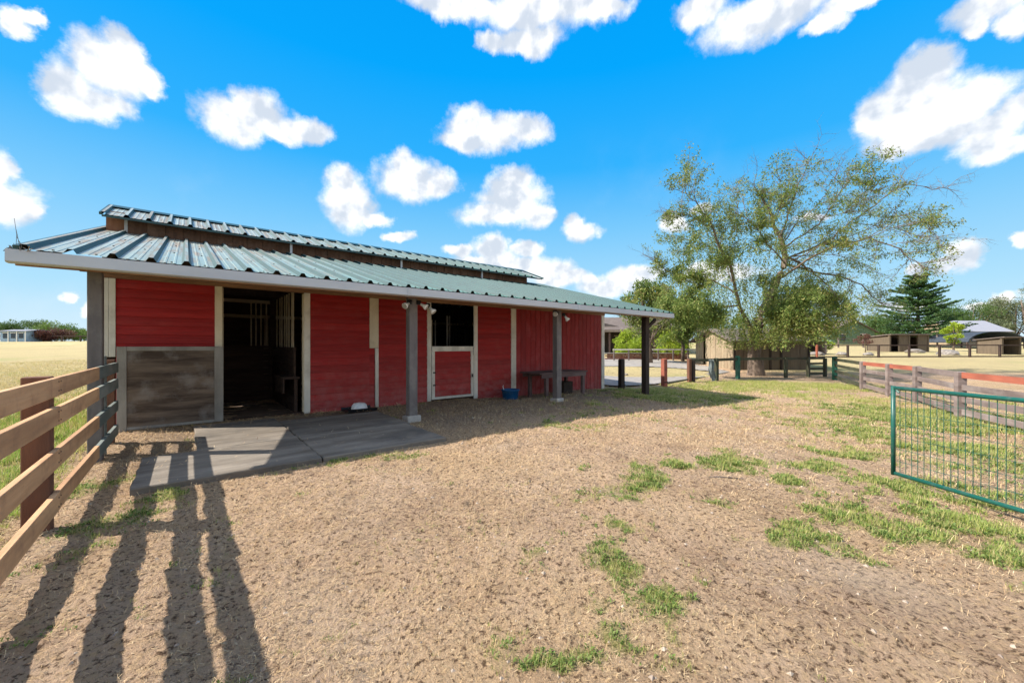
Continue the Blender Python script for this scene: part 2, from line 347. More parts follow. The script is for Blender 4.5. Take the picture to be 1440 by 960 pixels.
# ------------------------------------------------------------------ ground
PATCH = [(1230,742,62,15,1.1),(1160,704,55,10,.9),(1122,762,36,14,1.2),(1262,682,50,12,1.1),(1190,676,30,7,.7),(1395,745,62,26,.9),(1425,785,52,22,1.1),(1362,834,44,9,.9),
 (1000,650,60,6,.9),(1110,655,60,6,.8),(890,650,30,8,.6),(1080,663,26,6,.6),(870,690,40,14,.55),(842,706,38,16,.5),(858,742,30,16,.6),(910,855,38,26,.75),(888,915,38,30,1.15),(775,944,52,16,1.05),(955,905,24,24,.6),(868,800,20,18,.5),(940,880,20,16,.8),(900,668,40,8,.5),
 (1330,590,110,18,.9),(1400,640,70,24,.8),(1300,630,40,14,.65),(1240,580,50,12,.6),(1180,560,60,8,.5),(1200,605,60,10,.35),(955,556,80,10,.8),(890,552,40,8,.7),(1130,542,130,6,.9),(1010,545,60,5,.8),(1320,700,60,6,.7),(1380,700,60,14,.6),
 (110,690,34,34,.6),(40,880,60,40,.45),(80,800,34,40,.5),(335,920,16,22,.7),(240,790,24,24,.3),(210,700,14,10,.6),(300,810,18,20,.35),(330,960,30,24,.6),(150,740,40,30,.4),(470,655,40,5,.5),(560,640,50,4,.5),(700,905,40,30,.3),(600,760,120,60,.16),(1230,640,40,12,.5),
 (790,600,60,8,.3),(840,575,60,8,.3),(1000,700,60,20,.16),(470,900,60,40,.18)]
PATCH = PATCH+[(810,704,22,10,.7),(845,742,26,10,.8),(774,793,16,14,.6),(877,797,20,16,.8),(860,775,16,14,.6),(916,853,34,18,1.1),(952,868,14,14,.8),(902,914,44,26,1.2),(966,910,18,12,.9),(945,950,34,18,.9),(785,942,50,20,1.1),(831,853,22,16,.6),(1012,700,24,7,.7),(905,679,20,6,.8),(955,646,22,5,1.0),(1022,651,34,4,.9),(1083,669,26,6,1.0),(1108,761,26,10,1.3),(1122,736,38,8,1.1),(1165,704,50,11,1.1),(1182,782,20,8,.5),(1050,640,40,4,.7),
 (1300,655,60,10,.5),(1270,620,40,8,.5),(1350,700,50,12,.8),(1430,830,30,10,.6),(1340,745,40,8,.5),(1160,650,40,5,.6),(1200,640,40,5,.6)]
_r = random.Random(3)
for (a, b, rx, ry, s_) in list(PATCH):
    for _ in range(3): PATCH.append((a+_r.gauss(0, 1.3)*rx, max(540, b+_r.gauss(0, 1.4)*ry), rx*_r.uniform(.1, .35), ry*_r.uniform(.15, .4), s_*_r.uniform(.5, .9)))
PW = []
for (a, b, rx, ry, s_) in PATCH:
    x, y = gp(a, b); hgt = CAMZ-float(gz(x, y)); PW.append((x, y, rx/FPX*y, ry*y*y/(FPX*hgt), s_*(1.35 if a > 1050 else 1.1)))
def vnoise(x, y, f, seed):                                # smooth value noise, numpy
    x = x*f+seed*17.3; y = y*f+seed*9.1
    xi = np.floor(x).astype(np.int64); yi = np.floor(y).astype(np.int64); fx = x-xi; fy = y-yi
    fx = fx*fx*(3-2*fx); fy = fy*fy*(3-2*fy)
    def h(a, b):
        n = (a*374761393+b*668265263+seed*69069) & 0xffffffff; n = ((n ^ (n >> 13))*1274126177) & 0xffffffff
        return ((n ^ (n >> 16)) & 0xffff)/65535.0
    return (h(xi, yi)*(1-fx)+h(xi+1, yi)*fx)*(1-fy)+(h(xi, yi+1)*(1-fx)+h(xi+1, yi+1)*fx)*fy
def fbm(x, y, f, seed, o=4):
    s = 0; a = .5; t = 0
    for i in range(o): s = s+a*vnoise(x, y, f*2**i, seed+i); t += a; a *= .5
    return s/t
def green_at(x, y):
    x = np.asarray(x, float); y = np.asarray(y, float)
    g = np.zeros_like(x); wx = x+(fbm(x, y, 2.5, 3)-.5)*1.0*np.clip(y/5, .3, 1.5); wy = y+(fbm(x, y, 2.5, 8)-.5)*.9*np.clip(y/5, .3, 2)
    for (cx, cy, rx, ry, s) in PW:
        d = ((wx-cx)/(rx*1.35))**2+((wy-cy)/(ry*1.5))**2; g = np.maximum(g, s*np.clip(1.15-d, 0, 1))
    u, v = UV(x, y)
    left = sst(-u, .95, 1.15)*(1-sst(v, 9, 24))*.95
    g = np.maximum(g, left*(.5+.6*fbm(x, y, .8, 5)))
    g = g*np.clip(2.9*fbm(x, y, 2.6, 11, 5)-.75, 0, 1.4)
    g = np.maximum(g, .55*np.clip((fbm(x, y, 3.2, 71)-.60)*5, 0, 1)*np.clip(fbm(x, y, .6, 73)*1.6-.3, 0, 1))
    g = np.maximum(g, .36*sst(x, 3.5, 6)*sst(y, 3.2, 5)*np.clip((fbm(x, y, 1.7, 75)-.42)*4, 0, 1)*fbm(x, y, 7, 76)*1.5)
    lawn = sst(y, 13.5, 15.5)*(1-sst(y, 20.5, 23))*sst(x, 6, 8)*.42
    g = np.maximum(g, lawn*fbm(x, y, .7, 21)*1.2)
    return np.clip(g, 0, 1)
def hoof(x, y):                                           # one shallow hoof print in some of the half metre cells
    c = .55; i = np.floor(x/c); j = np.floor(y/c); z = np.zeros_like(x)
    def h(k): 
        v = np.sin(i*127.1+j*311.7+k*74.7)*43758.5453; return v-np.floor(v)
    cx = (i+.3+.4*h(1))*c; cy = (j+.3+.4*h(2))*c; r = .055+.02*h(3); d = np.hypot(x-cx, (y-cy)*1.1)/r
    return (h(4) > .45)*(-.022*np.clip(1-d**3, 0, 1)+.010*np.exp(-((d-1.25)/.25)**2))
def fine_z(x, y):
    d = np.hypot(x, y); near = 1-sst(d, 9, 26)
    u, v = UV(x, y); flat = 1-.75*sst(v, 4.7, 5.1)*(1-sst(v, 8.8, 9.2))*sst(u, -.5, -.3)*(1-sst(u, 3, 3.3))
    z = (fbm(x, y, .7, 31, 2)-.5)*.06+(fbm(x, y, 4, 41, 2)-.5)*.045+(fbm(x, y, 11, 51, 2)-.5)*.034+(fbm(x, y, 21, 53, 1)-.5)*.014
    return (z+hoof(np.asarray(x, float), np.asarray(y, float))*(1-sst(d, 5, 9)))*near*flat
def ground_z(x, y): return gz(x, y)+fine_z(x, y)
def axis(lo, hi, s0, core0, core1, grow):
    a = [core0]
    while a[-1] < core1: a.append(a[-1]+s0)
    s = s0
    while a[-1] < hi: s *= grow; a.append(a[-1]+s)
    b = [core0]; s = s0
    while b[-1] > lo: s *= grow; b.append(b[-1]-s)
    return np.array(b[:0:-1]+a)
def build_ground():
    xs = axis(-1500, 1500, .028, -3.2, 3.6, 1.02); ys = axis(-60, 1600, .028, 1.3, 6.2, 1.017)
    X, Y = np.meshgrid(xs, ys); nx, ny = len(xs), len(ys)
    Xf, Yf = X.ravel(), Y.ravel(); Z = ground_z(Xf, Yf)
    Z = Z-.10*road_mask(Xf, Yf)
    me = bpy.data.meshes.new('ground'); V = np.stack([Xf, Yf, Z], 1)
    me.vertices.add(len(V)); me.vertices.foreach_set('co', V.astype(np.float32).ravel())
    i = np.arange(nx-1)[None, :]+np.arange(ny-1)[:, None]*nx; i = i.ravel()
    F = np.stack([i, i+1, i+1+nx, i+nx], 1); n = len(F)
    me.loops.add(n*4); me.loops.foreach_set('vertex_index', F.astype(np.int32).ravel())
    me.polygons.add(n); me.polygons.foreach_set('loop_start', np.arange(0, n*4, 4, dtype=np.int32)); me.update(calc_edges=True)
    me.shade_smooth()
    u, v = UV(Xf, Yf)
    C = np.zeros((len(V), 4)); C[:, 3] = 1
    C[:, 0] = green_at(Xf, Yf)
    field = np.maximum(sst(-u, .9, 1.5), sst(Yf, 22, 26)*sst(Xf, 14.5, 17)); field = np.maximum(field, sst(Yf, 30, 40)); field = np.maximum(field, (((Xf-7.3)/5.2)**2+((Yf-24.6)/4)**2 < 1)*1.0); C[:, 1] = field
    C[:, 2] = sst(v, 5.0, 6.5)*(1-sst(v, 9, 9.1))*sst(u, -1, 0)*(1-sst(u, 11, 13))   # darker strip along the stalls
    a = me.color_attributes.new('land', 'FLOAT_COLOR', 'POINT'); a.data.foreach_set('color', C.astype(np.float32).ravel())
    m = bpy.data.materials.new('paddock_ground'); m.use_nodes = True; nt = m.node_tree; N = nt.nodes; L = nt.links; b = N['Principled BSDF']
    b.inputs['Roughness'].default_value = .97; b.inputs['Specular IOR Level'].default_value = .1
    at_ = N.new('ShaderNodeAttribute'); at_.attribute_name = 'land'; sp = N.new('ShaderNodeSeparateColor'); L.new(at_.outputs['Color'], sp.inputs[0])
    ge = N.new('ShaderNodeNewGeometry')
    def noi(s, d, r=.6, w=0):
        n = N.new('ShaderNodeTexNoise'); n.inputs['Scale'].default_value = s; n.inputs['Detail'].default_value = d; n.inputs['Roughness'].default_value = r
        n.noise_dimensions = '4D'; n.inputs['W'].default_value = w; L.new(ge.outputs['Position'], n.inputs['Vector']); return n.outputs[0]
    def mr(v_, a0, b0, t0=0, t1=1):
        x = N.new('ShaderNodeMapRange'); L.new(v_, x.inputs[0]); x.inputs[1].default_value = a0; x.inputs[2].default_value = b0; x.inputs[3].default_value = t0; x.inputs[4].default_value = t1; return x.outputs[0]
    def mix(f, a0, c, bl='MIX'):
        x = N.new('ShaderNodeMix'); x.data_type = 'RGBA'; x.blend_type = bl
        if isinstance(f, (int, float)): x.inputs[0].default_value = f
        else: L.new(f, x.inputs[0])
        for i_, v_ in ((6, a0), (7, c)):
            if isinstance(v_, tuple): x.inputs[i_].default_value = (*v_, 1)
            else: L.new(v_, x.inputs[i_])
        return x.outputs[2]
    dirt = mix(mr(noi(1.1, 6), .38, .62), (.62, .425, .28), (.68, .49, .345))
    dirt = mix(mr(noi(.45, 5, .6, 44), .48, .62, 0, .6), dirt, (.68, .47, .27))
    dirt = mix(mr(noi(.8, 5, .6, 47), .52, .66, 0, .55), dirt, (.38, .25, .165))
    dirt = mix(mr(noi(52, 3, .6, 48), .56, .68, 0, .55), dirt, (.82, .63, .42))
    dirt = mix(mr(noi(17, 6, .7, 3), .48, .66), dirt, (.66, .46, .27))
    dirt = mix(mr(noi(2.2, 5, .7, 33), .50, .66, 0, .45), dirt, (.34, .215, .135))
    dirt = mix(mr(noi(30, 5, .75, 7), .51, .60, 0, .95), dirt, (.12, .072, .045))
    dirt = mix(mr(noi(.6, 3, .5, 5), .58, .72, 0, .35), dirt, (.60, .49, .38))
    dirt = mix(sp.outputs[2], dirt, mix(mr(noi(25, 5), .4, .6), (.26, .19, .14), (.42, .32, .23)))
    fld = mix(mr(noi(.35, 5), .4, .62), (.56, .46, .24), (.50, .40, .22))
    fld = mix(mr(noi(9, 6, .7, 2), .5, .7), fld, (.36, .29, .16))
    fld = mix(mr(noi(.12, 4, .5, 8), .52, .66, 0, .5), fld, (.34, .36, .14))
    fld = mix(mr(noi(.05, 4, .5, 18), .5, .66, 0, .5), fld, (.42, .33, .17))
    grn = mix(mr(noi(12, 5), .4, .6), (.19, .23, .06), (.36, .35, .14))
    c = mix(sp.outputs[1], dirt, fld)
    gf = N.new('ShaderNodeMath'); gf.operation = 'MULTIPLY_ADD'; L.new(noi(7, 5, .7, 4), gf.inputs[0]); gf.inputs[1].default_value = .8; L.new(sp.outputs[0], gf.inputs[2])
    c = mix(mr(gf.outputs[0], .66, 1.1, 0, .6), c, grn)
    L.new(c, b.inputs['Base Color'])
    h = N.new('ShaderNodeMath'); h.operation = 'ADD'; L.new(noi(45, 6, .75, 9), h.inputs[0]); L.new(noi(11, 6, .7, 1), h.inputs[1])
    bp = N.new('ShaderNodeBump'); bp.inputs['Strength'].default_value = 1; bp.inputs['Distance'].default_value = .09; L.new(h.outputs[0], bp.inputs['Height']); L.new(bp.outputs[0], b.inputs['Normal'])
    me.materials.append(m)
    o = link_mesh('ground', me); tag(o, kind='structure')
def poly_mask(x, y, P, soft):
    x = np.asarray(x, float); y = np.asarray(y, float); d = np.full(x.shape, 1e9)
    for i in range(len(P)):
        (ax, ay), (bx, by) = P[i], P[(i+1) % len(P)]; L_ = math.hypot(bx-ax, by-ay)
        d = np.minimum(d, ((bx-ax)*(y-ay)-(by-ay)*(x-ax))/L_)
    return np.clip(d/soft, 0, 1), d
ROAD = [(-6, 18.5), (4.5, 14.9), (9.6, 20.3), (13.8, 24.5), (13.8, 37), (-12, 37)]
ISL = (7.3, 24.6, 4.6, 3.3)
def road_mask(x, y):
    m, d = poly_mask(x, y, ROAD, .5); isl = 1-np.clip((((x-ISL[0])/ISL[2])**2+((y-ISL[1])/ISL[3])**2-1)*2, 0, 1)
    return m*(1-isl)
build_ground()
def build_road():
    xs = np.arange(-12, 14, .3); ys = np.arange(14.6, 37.3, .3); mb = MB(); idx = {}
    for j, y in enumerate(ys):
        for i, x in enumerate(xs):
            wob = .35*(mnoise.noise(Vector((x*.7, y*.7, 0))))
            m, d = poly_mask(np.array([x+wob]), np.array([y+wob]), ROAD, .5)
            if d[0] < 0: continue
            if ((x-ISL[0])/ISL[2])**2+((y-ISL[1])/ISL[3])**2+wob < 1: continue
            idx[(i, j)] = len(mb.v); mb.v.append((x, y, float(gz(x, y))+.012))
    for (i, j) in list(idx):
        q = [(i, j), (i+1, j), (i+1, j+1), (i, j+1)]
        if all(k in idx for k in q): mb.f.append(tuple(idx[k] for k in q))
    m = material('gravel', (.33, .305, .285), (.24, .22, .205), rough=.97, scale=3, detail=8, bump=.5, bscale=30, dirt=(.52, .47, .40), dirt_amt=.5, dirt_scale=.5, rnd=0)
    o = mb.build('gravel_driveway', m); tag(o, kind='structure')
build_road()

# ------------------------------------------------------------------ litter, grass and weeds on the ground
def blades(name, n, r0, r1, power, kind, mat, label, cat):
    # positions: denser near the spot the photograph was taken from
    k = rng.random(n); p = 1-power
    r = (r0**(p+1)+k*(r1**(p+1)-r0**(p+1)))**(1/(p+1)); a = rng.uniform(-1.02, 1.02, n)
    x = r*np.sin(a); y = r*np.cos(a)
    u, v = UV(x, y)
    g = green_at(x, y)
    slab = (v > 5.1) & (v < 8.55) & (u > -.41) & (u < 2.97) & ~((v > 6.45) & (u < .1))
    barn = (v > 9.0) & (u > -1.1) & (u < 11.9)
    keep = ~slab & ~barn & (road_mask(x, y) < .2)
    if kind == 'straw':
        keep &= (g < .8*rng.random(n)+.25) & (rng.random(n) < .10+2.2*np.clip(fbm(x, y, 1.3, 61)-.35, 0, 1)+.35*sst(-x, -.5, 1.5)) & (u > -1.0)
    elif kind == 'straw_slab':
        keep = slab & (rng.random(n) < .12+.5*(v > 8.0)+.4*(u < .1))
    elif kind == 'green': keep &= (rng.random(n)*1.05+.06 < g)
    elif kind == 'weed': keep &= (rng.random(n)*.9+.14 < g) & (u > -1)
    elif kind == 'field': keep = (u < -1.0) & (rng.random(n) < 1.0) & (v > -1)
    if kind in ('green', 'weed'): keep &= vnoise(x, y, 11, 91)*.6+vnoise(x, y, 27, 92)*.4 > (.56-.48*g if kind == 'green' else .52-.30*g)
    x, y, g, r = x[keep], y[keep], g[keep], r[keep]; n = len(x)
    z = ground_z(x, y) + (.075 if kind == 'straw_slab' else 0)
    th = rng.uniform(0, 2*PI, n); size = np.clip(r/3.2, .8, 3.2)
    if kind.startswith('straw'):
        L_ = rng.uniform(.011, .036, n)*size**.8*(1+1.0*(rng.random(n) < .05)); w = rng.uniform(.0004, .0010, n)*size; tilt = rng.normal(.15, .40, n)
        dx, dy, dz = np.cos(th)*np.cos(tilt)*L_, np.sin(th)*np.cos(tilt)*L_, np.abs(np.sin(tilt))*L_
        px_, py_ = -np.sin(th)*w, np.cos(th)*w
        z = z+.002+rng.random(n)*.006
        V = np.stack([np.stack([x-px_, y-py_, z], 1), np.stack([x+px_, y+py_, z], 1), np.stack([x+dx+px_, y+dy+py_, z+dz], 1), np.stack([x+dx-px_, y+dy-py_, z+dz], 1)], 1).reshape(-1, 3)
        me = quads_mesh(name, V, mat, 4, rng.random(n))
    else:
        if kind == 'weed':
            m_ = 7; L0, L1, wb = .014, .032, .0055
        elif kind == 'field':
            m_ = 5; L0, L1, wb = .025, .075, .003
        else:
            m_ = 6; L0, L1, wb = .02, .055, .0018
        x = np.repeat(x, m_); y = np.repeat(y, m_); z = np.repeat(z, m_); size = np.repeat(size, m_); gg = np.repeat(g, m_); t0 = np.repeat(rng.random(n), m_); n = len(x)
        x = x+rng.normal(0, .012, n)*size; y = y+rng.normal(0, .012, n)*size
        th = rng.uniform(0, 2*PI, n); lean = rng.uniform(.5, 1.3, n) if kind == 'weed' else rng.uniform(.1, 1.0, n)
        L_ = rng.uniform(L0, L1, n)*size**.7*(.6+.6*np.clip(gg, 0, 1)); w = wb*size*rng.uniform(.6, 1.3, n)
        hx, hy = np.cos(th)*np.sin(lean), np.sin(th)*np.sin(lean); hz = np.cos(lean)
        px_, py_ = -np.sin(th)*w, np.cos(th)*w
        if kind == 'weed':                                # a small leaf: diamond
            A = np.stack([x, y, z+.002], 1); B = np.stack([x+hx*L_*.55+px_, y+hy*L_*.55+py_, z+hz*L_*.7+.004], 1)
            Cc = np.stack([x+hx*L_, y+hy*L_, z+hz*L_*.85+.004], 1); Dd = np.stack([x+hx*L_*.55-px_, y+hy*L_*.55-py_, z+hz*L_*.7+.004], 1)
            V = np.stack([A, B, Cc, Dd], 1).reshape(-1, 3); me = quads_mesh(name, V, mat, 4, np.clip(t0*.6+rng.random(n)*.4, 0, 1))
        else:
            A = np.stack([x-px_, y-py_, z-.004], 1); B = np.stack([x+px_, y+py_, z-.004], 1); Cc = np.stack([x+hx*L_, y+hy*L_, z+hz*L_], 1)
            tt = np.clip(t0*.5+rng.random(n)*.5, 0, 1) if kind != 'field' else np.clip(gg*1.25+rng.random(n)*.4-.15, 0, 1)
            V = np.stack([A, B, Cc], 1).reshape(-1, 3); me = quads_mesh(name, V, mat, 3, tt)
    o = link_mesh(name, me); tag(o, label, cat, kind='stuff'); return o
M_straw = leaf_material('dry_straw', [(.78, .57, .31), (.62, .42, .22), (.26, .155, .08), (.86, .68, .42), (.46, .31, .17), (.15, .09, .055)], .12, .8)
M_green = leaf_material('short_green_grass', [(.17, .25, .04), (.28, .36, .06), (.42, .46, .12), (.60, .50, .26), (.34, .41, .09), (.50, .47, .18)], .4)
M_weed = leaf_material('low_green_weed', [(.11, .18, .035), (.17, .25, .06), (.26, .32, .10)], .4)
M_fieldg = leaf_material('dry_field_grass', [(.60, .50, .24), (.52, .42, .20), (.42, .42, .14), (.28, .38, .08), (.22, .36, .06)], .35)
blades('dry_straw_litter', 470000, 1.25, 17, 1.0, 'straw', M_straw, 'short dry straw and clipped grass littering the bare paddock dirt', 'straw litter')
blades('slab_straw_litter', 26000, 4, 13, .6, 'straw_slab', M_straw, 'loose straw scattered thinly over the concrete slab by the stall door', 'straw litter')
blades('green_grass', 240000, 1.25, 22, .9, 'green', M_green, 'short green grass coming up in uneven patches through the dirt', 'grass')
blades('low_weeds', 85000, 1.25, 15, .9, 'weed', M_weed, 'low leafy green weeds spreading over the bare paddock ground', 'weeds')
blades('field_grass', 110000, 2.2, 45, .8, 'field', M_fieldg, 'dry golden field grass left of the board fence, greener close to it', 'grass')
def build_stones():
    n = 1400; r = 1.4+rng.random(n)**1.3*14; a = rng.uniform(-1, 1, n); x = r*np.sin(a); y = r*np.cos(a); u, v = UV(x, y)
    k = ~((v > 5.1) & (v < 9.5) & (u > -.41) & (u < 2.97)) & ~((v > 9) & (u < 12)); x, y = x[k], y[k]
    z = ground_z(x, y); V = []; T = []
    for i in range(len(x)):
        s = random.uniform(.004, .016)*(1+.12*y[i]); hh = s*random.uniform(.35, .7)
        p = [Vector((x[i]+s*math.cos(q)*random.uniform(.7, 1.2), y[i]+s*math.sin(q)*random.uniform(.7, 1.2), z[i]-.002)) for q in (0, 1.4, 2.9, 4.5)]
        top = Vector((x[i]+random.uniform(-.3, .3)*s, y[i], z[i]+hh))
        for j in range(4): V += [p[j], p[(j+1) % 4], top]; T.append(i % 10/10)
    # most are crumbs of the same soil
    me = quads_mesh('pebble_scatter', np.array(V), leaf_material('pebble', [(.34, .27, .21), (.42, .35, .28), (.20, .15, .12)], 0, .9), 3, np.array(T))
    o = link_mesh('pebble_scatter', me); tag(o, 'small pebbles and dirt crumbs scattered over the paddock', 'pebbles', kind='stuff')
build_stones()

# ------------------------------------------------------------------ concrete slab in front of the open stall
def build_slab():
    sl = empty('concrete_slab', (0, 0, 0), TH); tag(sl, kind='structure')
    for (u0, u1, v0, v1) in ((-.41, 1.262, 5.13, 6.50), (1.274, 2.95, 5.13, 6.50), (.10, 1.262, 6.512, 8.5), (1.274, 3.02, 6.512, 8.1)):
        mb = MB(); n = 12; pts = []
        for a, b in (((u0, v0), (u1, v0)), ((u1, v0), (u1, v1)), ((u1, v1), (u0, v1)), ((u0, v1), (u0, v0))):
            for i in range(n): t = i/n; j = random.uniform(-.012, .012); pts.append((a[0]+(b[0]-a[0])*t+j*(a[1] != b[1]), a[1]+(b[1]-a[1])*t+j*(a[0] != b[0])))
        k = len(pts); cx, cy = (u0+u1)/2, (v0+v1)/2
        ins = [(cx+(x-cx)*.988, cy+(y-cy)*.988) for x, y in pts]
        V = [(x, y, -.06) for x, y in pts]+[(x, y, .052) for x, y in pts]+[(x, y, .062) for x, y in ins]
        F = [(i, (i+1) % k, k+(i+1) % k, k+i) for i in range(k)]+[(k+i, k+(i+1) % k, 2*k+(i+1) % k, 2*k+i) for i in range(k)]+[tuple(range(2*k, 3*k))]
        mb.add(V, F).build('slab_panel', M_conc, sl)
build_slab()

# ------------------------------------------------------------------ the barn
BARN = empty('red_barn', (0, 0, 0), TH)
tag(BARN, 'long red horse barn with a green ribbed metal roof, raised ridge monitor and covered porch', 'barn')
VW = 9.10; ZT = 2.49
def P(name, mb, mat, parent=BARN, **k): return mb.build(name, mat, parent, **k)
def siding(u0, u1, z0, z1, v=VW, parent=BARN, name='siding_board', mat=None, h=.148, dead=False):
    n = max(1, round((z1-z0)/h)); h = (z1-z0)/n; mb = MB()
    mb.prism([(0, 0), (-.024, .004), (-.021, h*.5), (-.006, h), (0, h)], u0, u1, 'x')
    me = mb.mesh(name, mat or M_red)
    for i in range(n):
        o = link_mesh(name, me, parent, (0, v+random.uniform(-.002, .002), z0+i*h), (0, 0, 0))
def vboard(u0, u1, z0, z1, w, v=VW, name='vertical_board', mat=None, parent=BARN):
    n = max(1, round((u1-u0)/w)); w = (u1-u0)/n
    me = MB().prism([(0, -.0), (w-.014, 0), (w-.010, -.0), (w-.010, -0.0)], 0, 1).mesh('x', None) if False else None
    mb = MB(); mb.box(.0, w-.014, -.018, 0, z0, z1); mb.box(w-.0138, w, -.006, 0, z0, z1); me = mb.mesh(name, mat or M_redv)
    for i in range(n): link_mesh(name, me, parent, (u0+i*w, v+random.uniform(-.0015, .0015), 0))
# siding bays left to right
siding(-.889, .402, -.08, ZT); siding(1.997, 3.226, -.08, ZT); siding(3.44, 4.671, -.08, ZT); siding(6.200, 7.385, -.16, ZT)
siding(3.226, 3.352, -.08, 1.34, v=VW+.012)
vboard(7.576, 11.585, -.28, ZT, .205)
# trims
for (a, b, z0, z1, v0, m) in ((-1.051, -.972, 1.22, ZT, .035, M_white), (-.968, -.889, 1.22, ZT, .042, M_white), (.402, .512, 1.385, ZT, .035, M_cream), (1.880, 1.993, .0, ZT, .035, M_white),
        (3.230, 3.436, 1.345, ZT, .035, M_cream), (3.360, 3.436, -.02, 1.341, .035, M_white), (4.673, 4.785, -.02, ZT, .035, M_white), (6.075, 6.196, -.05, ZT, .035, M_white),
        (7.388, 7.572, -.13, ZT, .035, M_white), (11.588, 11.75, -.26, ZT, .035, M_white)):
    P('trim_board', MB().box(a, b, VW-v0, VW-.001, z0, z1), m, bevel=.003)
P('trim_board', MB().box(.41, .505, VW-.03, VW+.05, -.05, 1.38), M_greyframe, bevel=.003)
P('door_jamb', MB().box(1.868, 1.879, VW-.02, VW+.12, -.03, ZT-.02), M_cream); P('door_jamb', MB().box(.514, .53, VW-.02, VW+.12, -.03, ZT-.02), M_palein)
for a, b in ((-1.06, 1.2), (1.203, 4.0), (4.003, 7.2), (7.203, 9.4), (9.403, 11.76)):
    P('header_beam', MB().box(a, b, VW-.045, VW+.09, ZT+.002, ZT+.17), M_beam, bevel=.004)
# wall carried up behind the porch roof, back of the boards, other walls
sl_ = .266
def zr(v): return 2.425+sl_*(v-6.52) if v <= 12.3 else 2.425+sl_*(18.08-v)
P('upper_wall', MB().box(-1.05, 11.74, VW+.01, VW+.08, ZT+.175, zr(VW)-.02), M_darkwood)
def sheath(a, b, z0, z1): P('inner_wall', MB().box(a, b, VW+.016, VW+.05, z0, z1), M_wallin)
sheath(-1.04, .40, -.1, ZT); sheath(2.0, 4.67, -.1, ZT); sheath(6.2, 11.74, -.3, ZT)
def gable(u0, u1, cuts, mat, name='gable_wall'):
    v = VW+.09; segs = []
    for c in cuts+[(15.5, 15.5, 0)]:
        if c[0] > v: P(name, MB().prism([(v, -.3), (c[0], -.3), (c[0], zr(c[0])-.05)]+([(12.3, zr(12.3)-.05)] if v < 12.3 < c[0] else [])+[(v, zr(v)-.05)], u0, u1, 'x'), mat)
        if c[1] > c[0]: P(name, MB().prism([(c[0], c[2]), (c[1], c[2]), (c[1], zr(c[1])-.05), (c[0], zr(c[0])-.05)], u0, u1, 'x'), mat)
        v = c[1]
gable(-1.05, -.98, [(12.28, 12.75, 2.3)], M_redv); gable(11.67, 11.74, [], M_redv)
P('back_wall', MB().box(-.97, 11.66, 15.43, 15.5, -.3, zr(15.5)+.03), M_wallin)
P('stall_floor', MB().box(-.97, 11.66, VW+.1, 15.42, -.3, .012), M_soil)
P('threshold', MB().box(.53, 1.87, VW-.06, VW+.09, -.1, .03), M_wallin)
# roof sheets, three ribs each
PIT = .331; PH = .332
def sheet_mesh(name, n, v0, z0, v1, z1, off0=0):
    prof = []
    for k in range(n):
        b = k*PIT
        prof += [(b-.050, 0), (b-.020, .050), (b+.020, .050), (b+.050, 0), (b+.11, 0), (b+.118, .006), (b+.136, .006), (b+.144, 0), (b+.20, 0), (b+.208, .006), (b+.226, .006), (b+.234, 0)]
    prof.append((n*PIT-.050, 0)); mb = MB(); st = 5; m_ = len(prof)
    for s in range(st+1):
        t = s/st
        for a, h in prof: mb.v.append((a, v0+(v1-v0)*t, z0+(z1-z0)*t+h))
    for s in range(st):
        for i in range(m_-1): mb.f.append((s*m_+i, s*m_+i+1, (s+1)*m_+i+1, (s+1)*m_+i))
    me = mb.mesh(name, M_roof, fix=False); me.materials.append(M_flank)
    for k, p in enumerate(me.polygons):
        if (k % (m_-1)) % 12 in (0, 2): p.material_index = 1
    return me
ns = 13; U0 = PH-PIT*5
fr = sheet_mesh('roof_sheet', 3, 6.47, 2.412, 12.3, zr(12.3)); bk = sheet_mesh('roof_sheet', 3, 18.1, 2.42, 12.3, zr(12.3))
for i in range(ns+1):
    u = U0+i*3*PIT
    if u > 11.6: break
    last = u+3*PIT > 11.85
    for me in (fr, bk):
        if last: me = sheet_mesh('roof_sheet', 1, *( (6.47, 2.412, 12.3, zr(12.3)) if me is fr else (18.1, 2.42, 12.3, zr(12.3))))
        o = link_mesh('roof_sheet', me, BARN, (u, 0, random.uniform(0, .003)))
UR = U0+13*3*PIT-.05 if U0+13*3*PIT < 11.85 else 11.8
UL = U0-.048
P('rake_trim', MB().beam((UL, 6.47, 2.415), (UL, 12.3, zr(12.3)+.01), .05, .06), M_roofedge)
P('rake_trim', MB().beam((11.80, 6.47, 2.415), (11.80, 12.3, zr(12.3)+.01), .05, .06), M_roofedge)
for a, b in ((UL, -.95), (10.07, 11.82)):
    P('ridge_cap', MB().prism([(12.05, zr(12.05)+.035), (12.3, zr(12.3)+.055), (12.55, zr(12.55)+.035), (12.55, zr(12.55)+.03), (12.3, zr(12.3)+.045), (12.05, zr(12.05)+.03)], a, b, 'x'), M_roofedge)
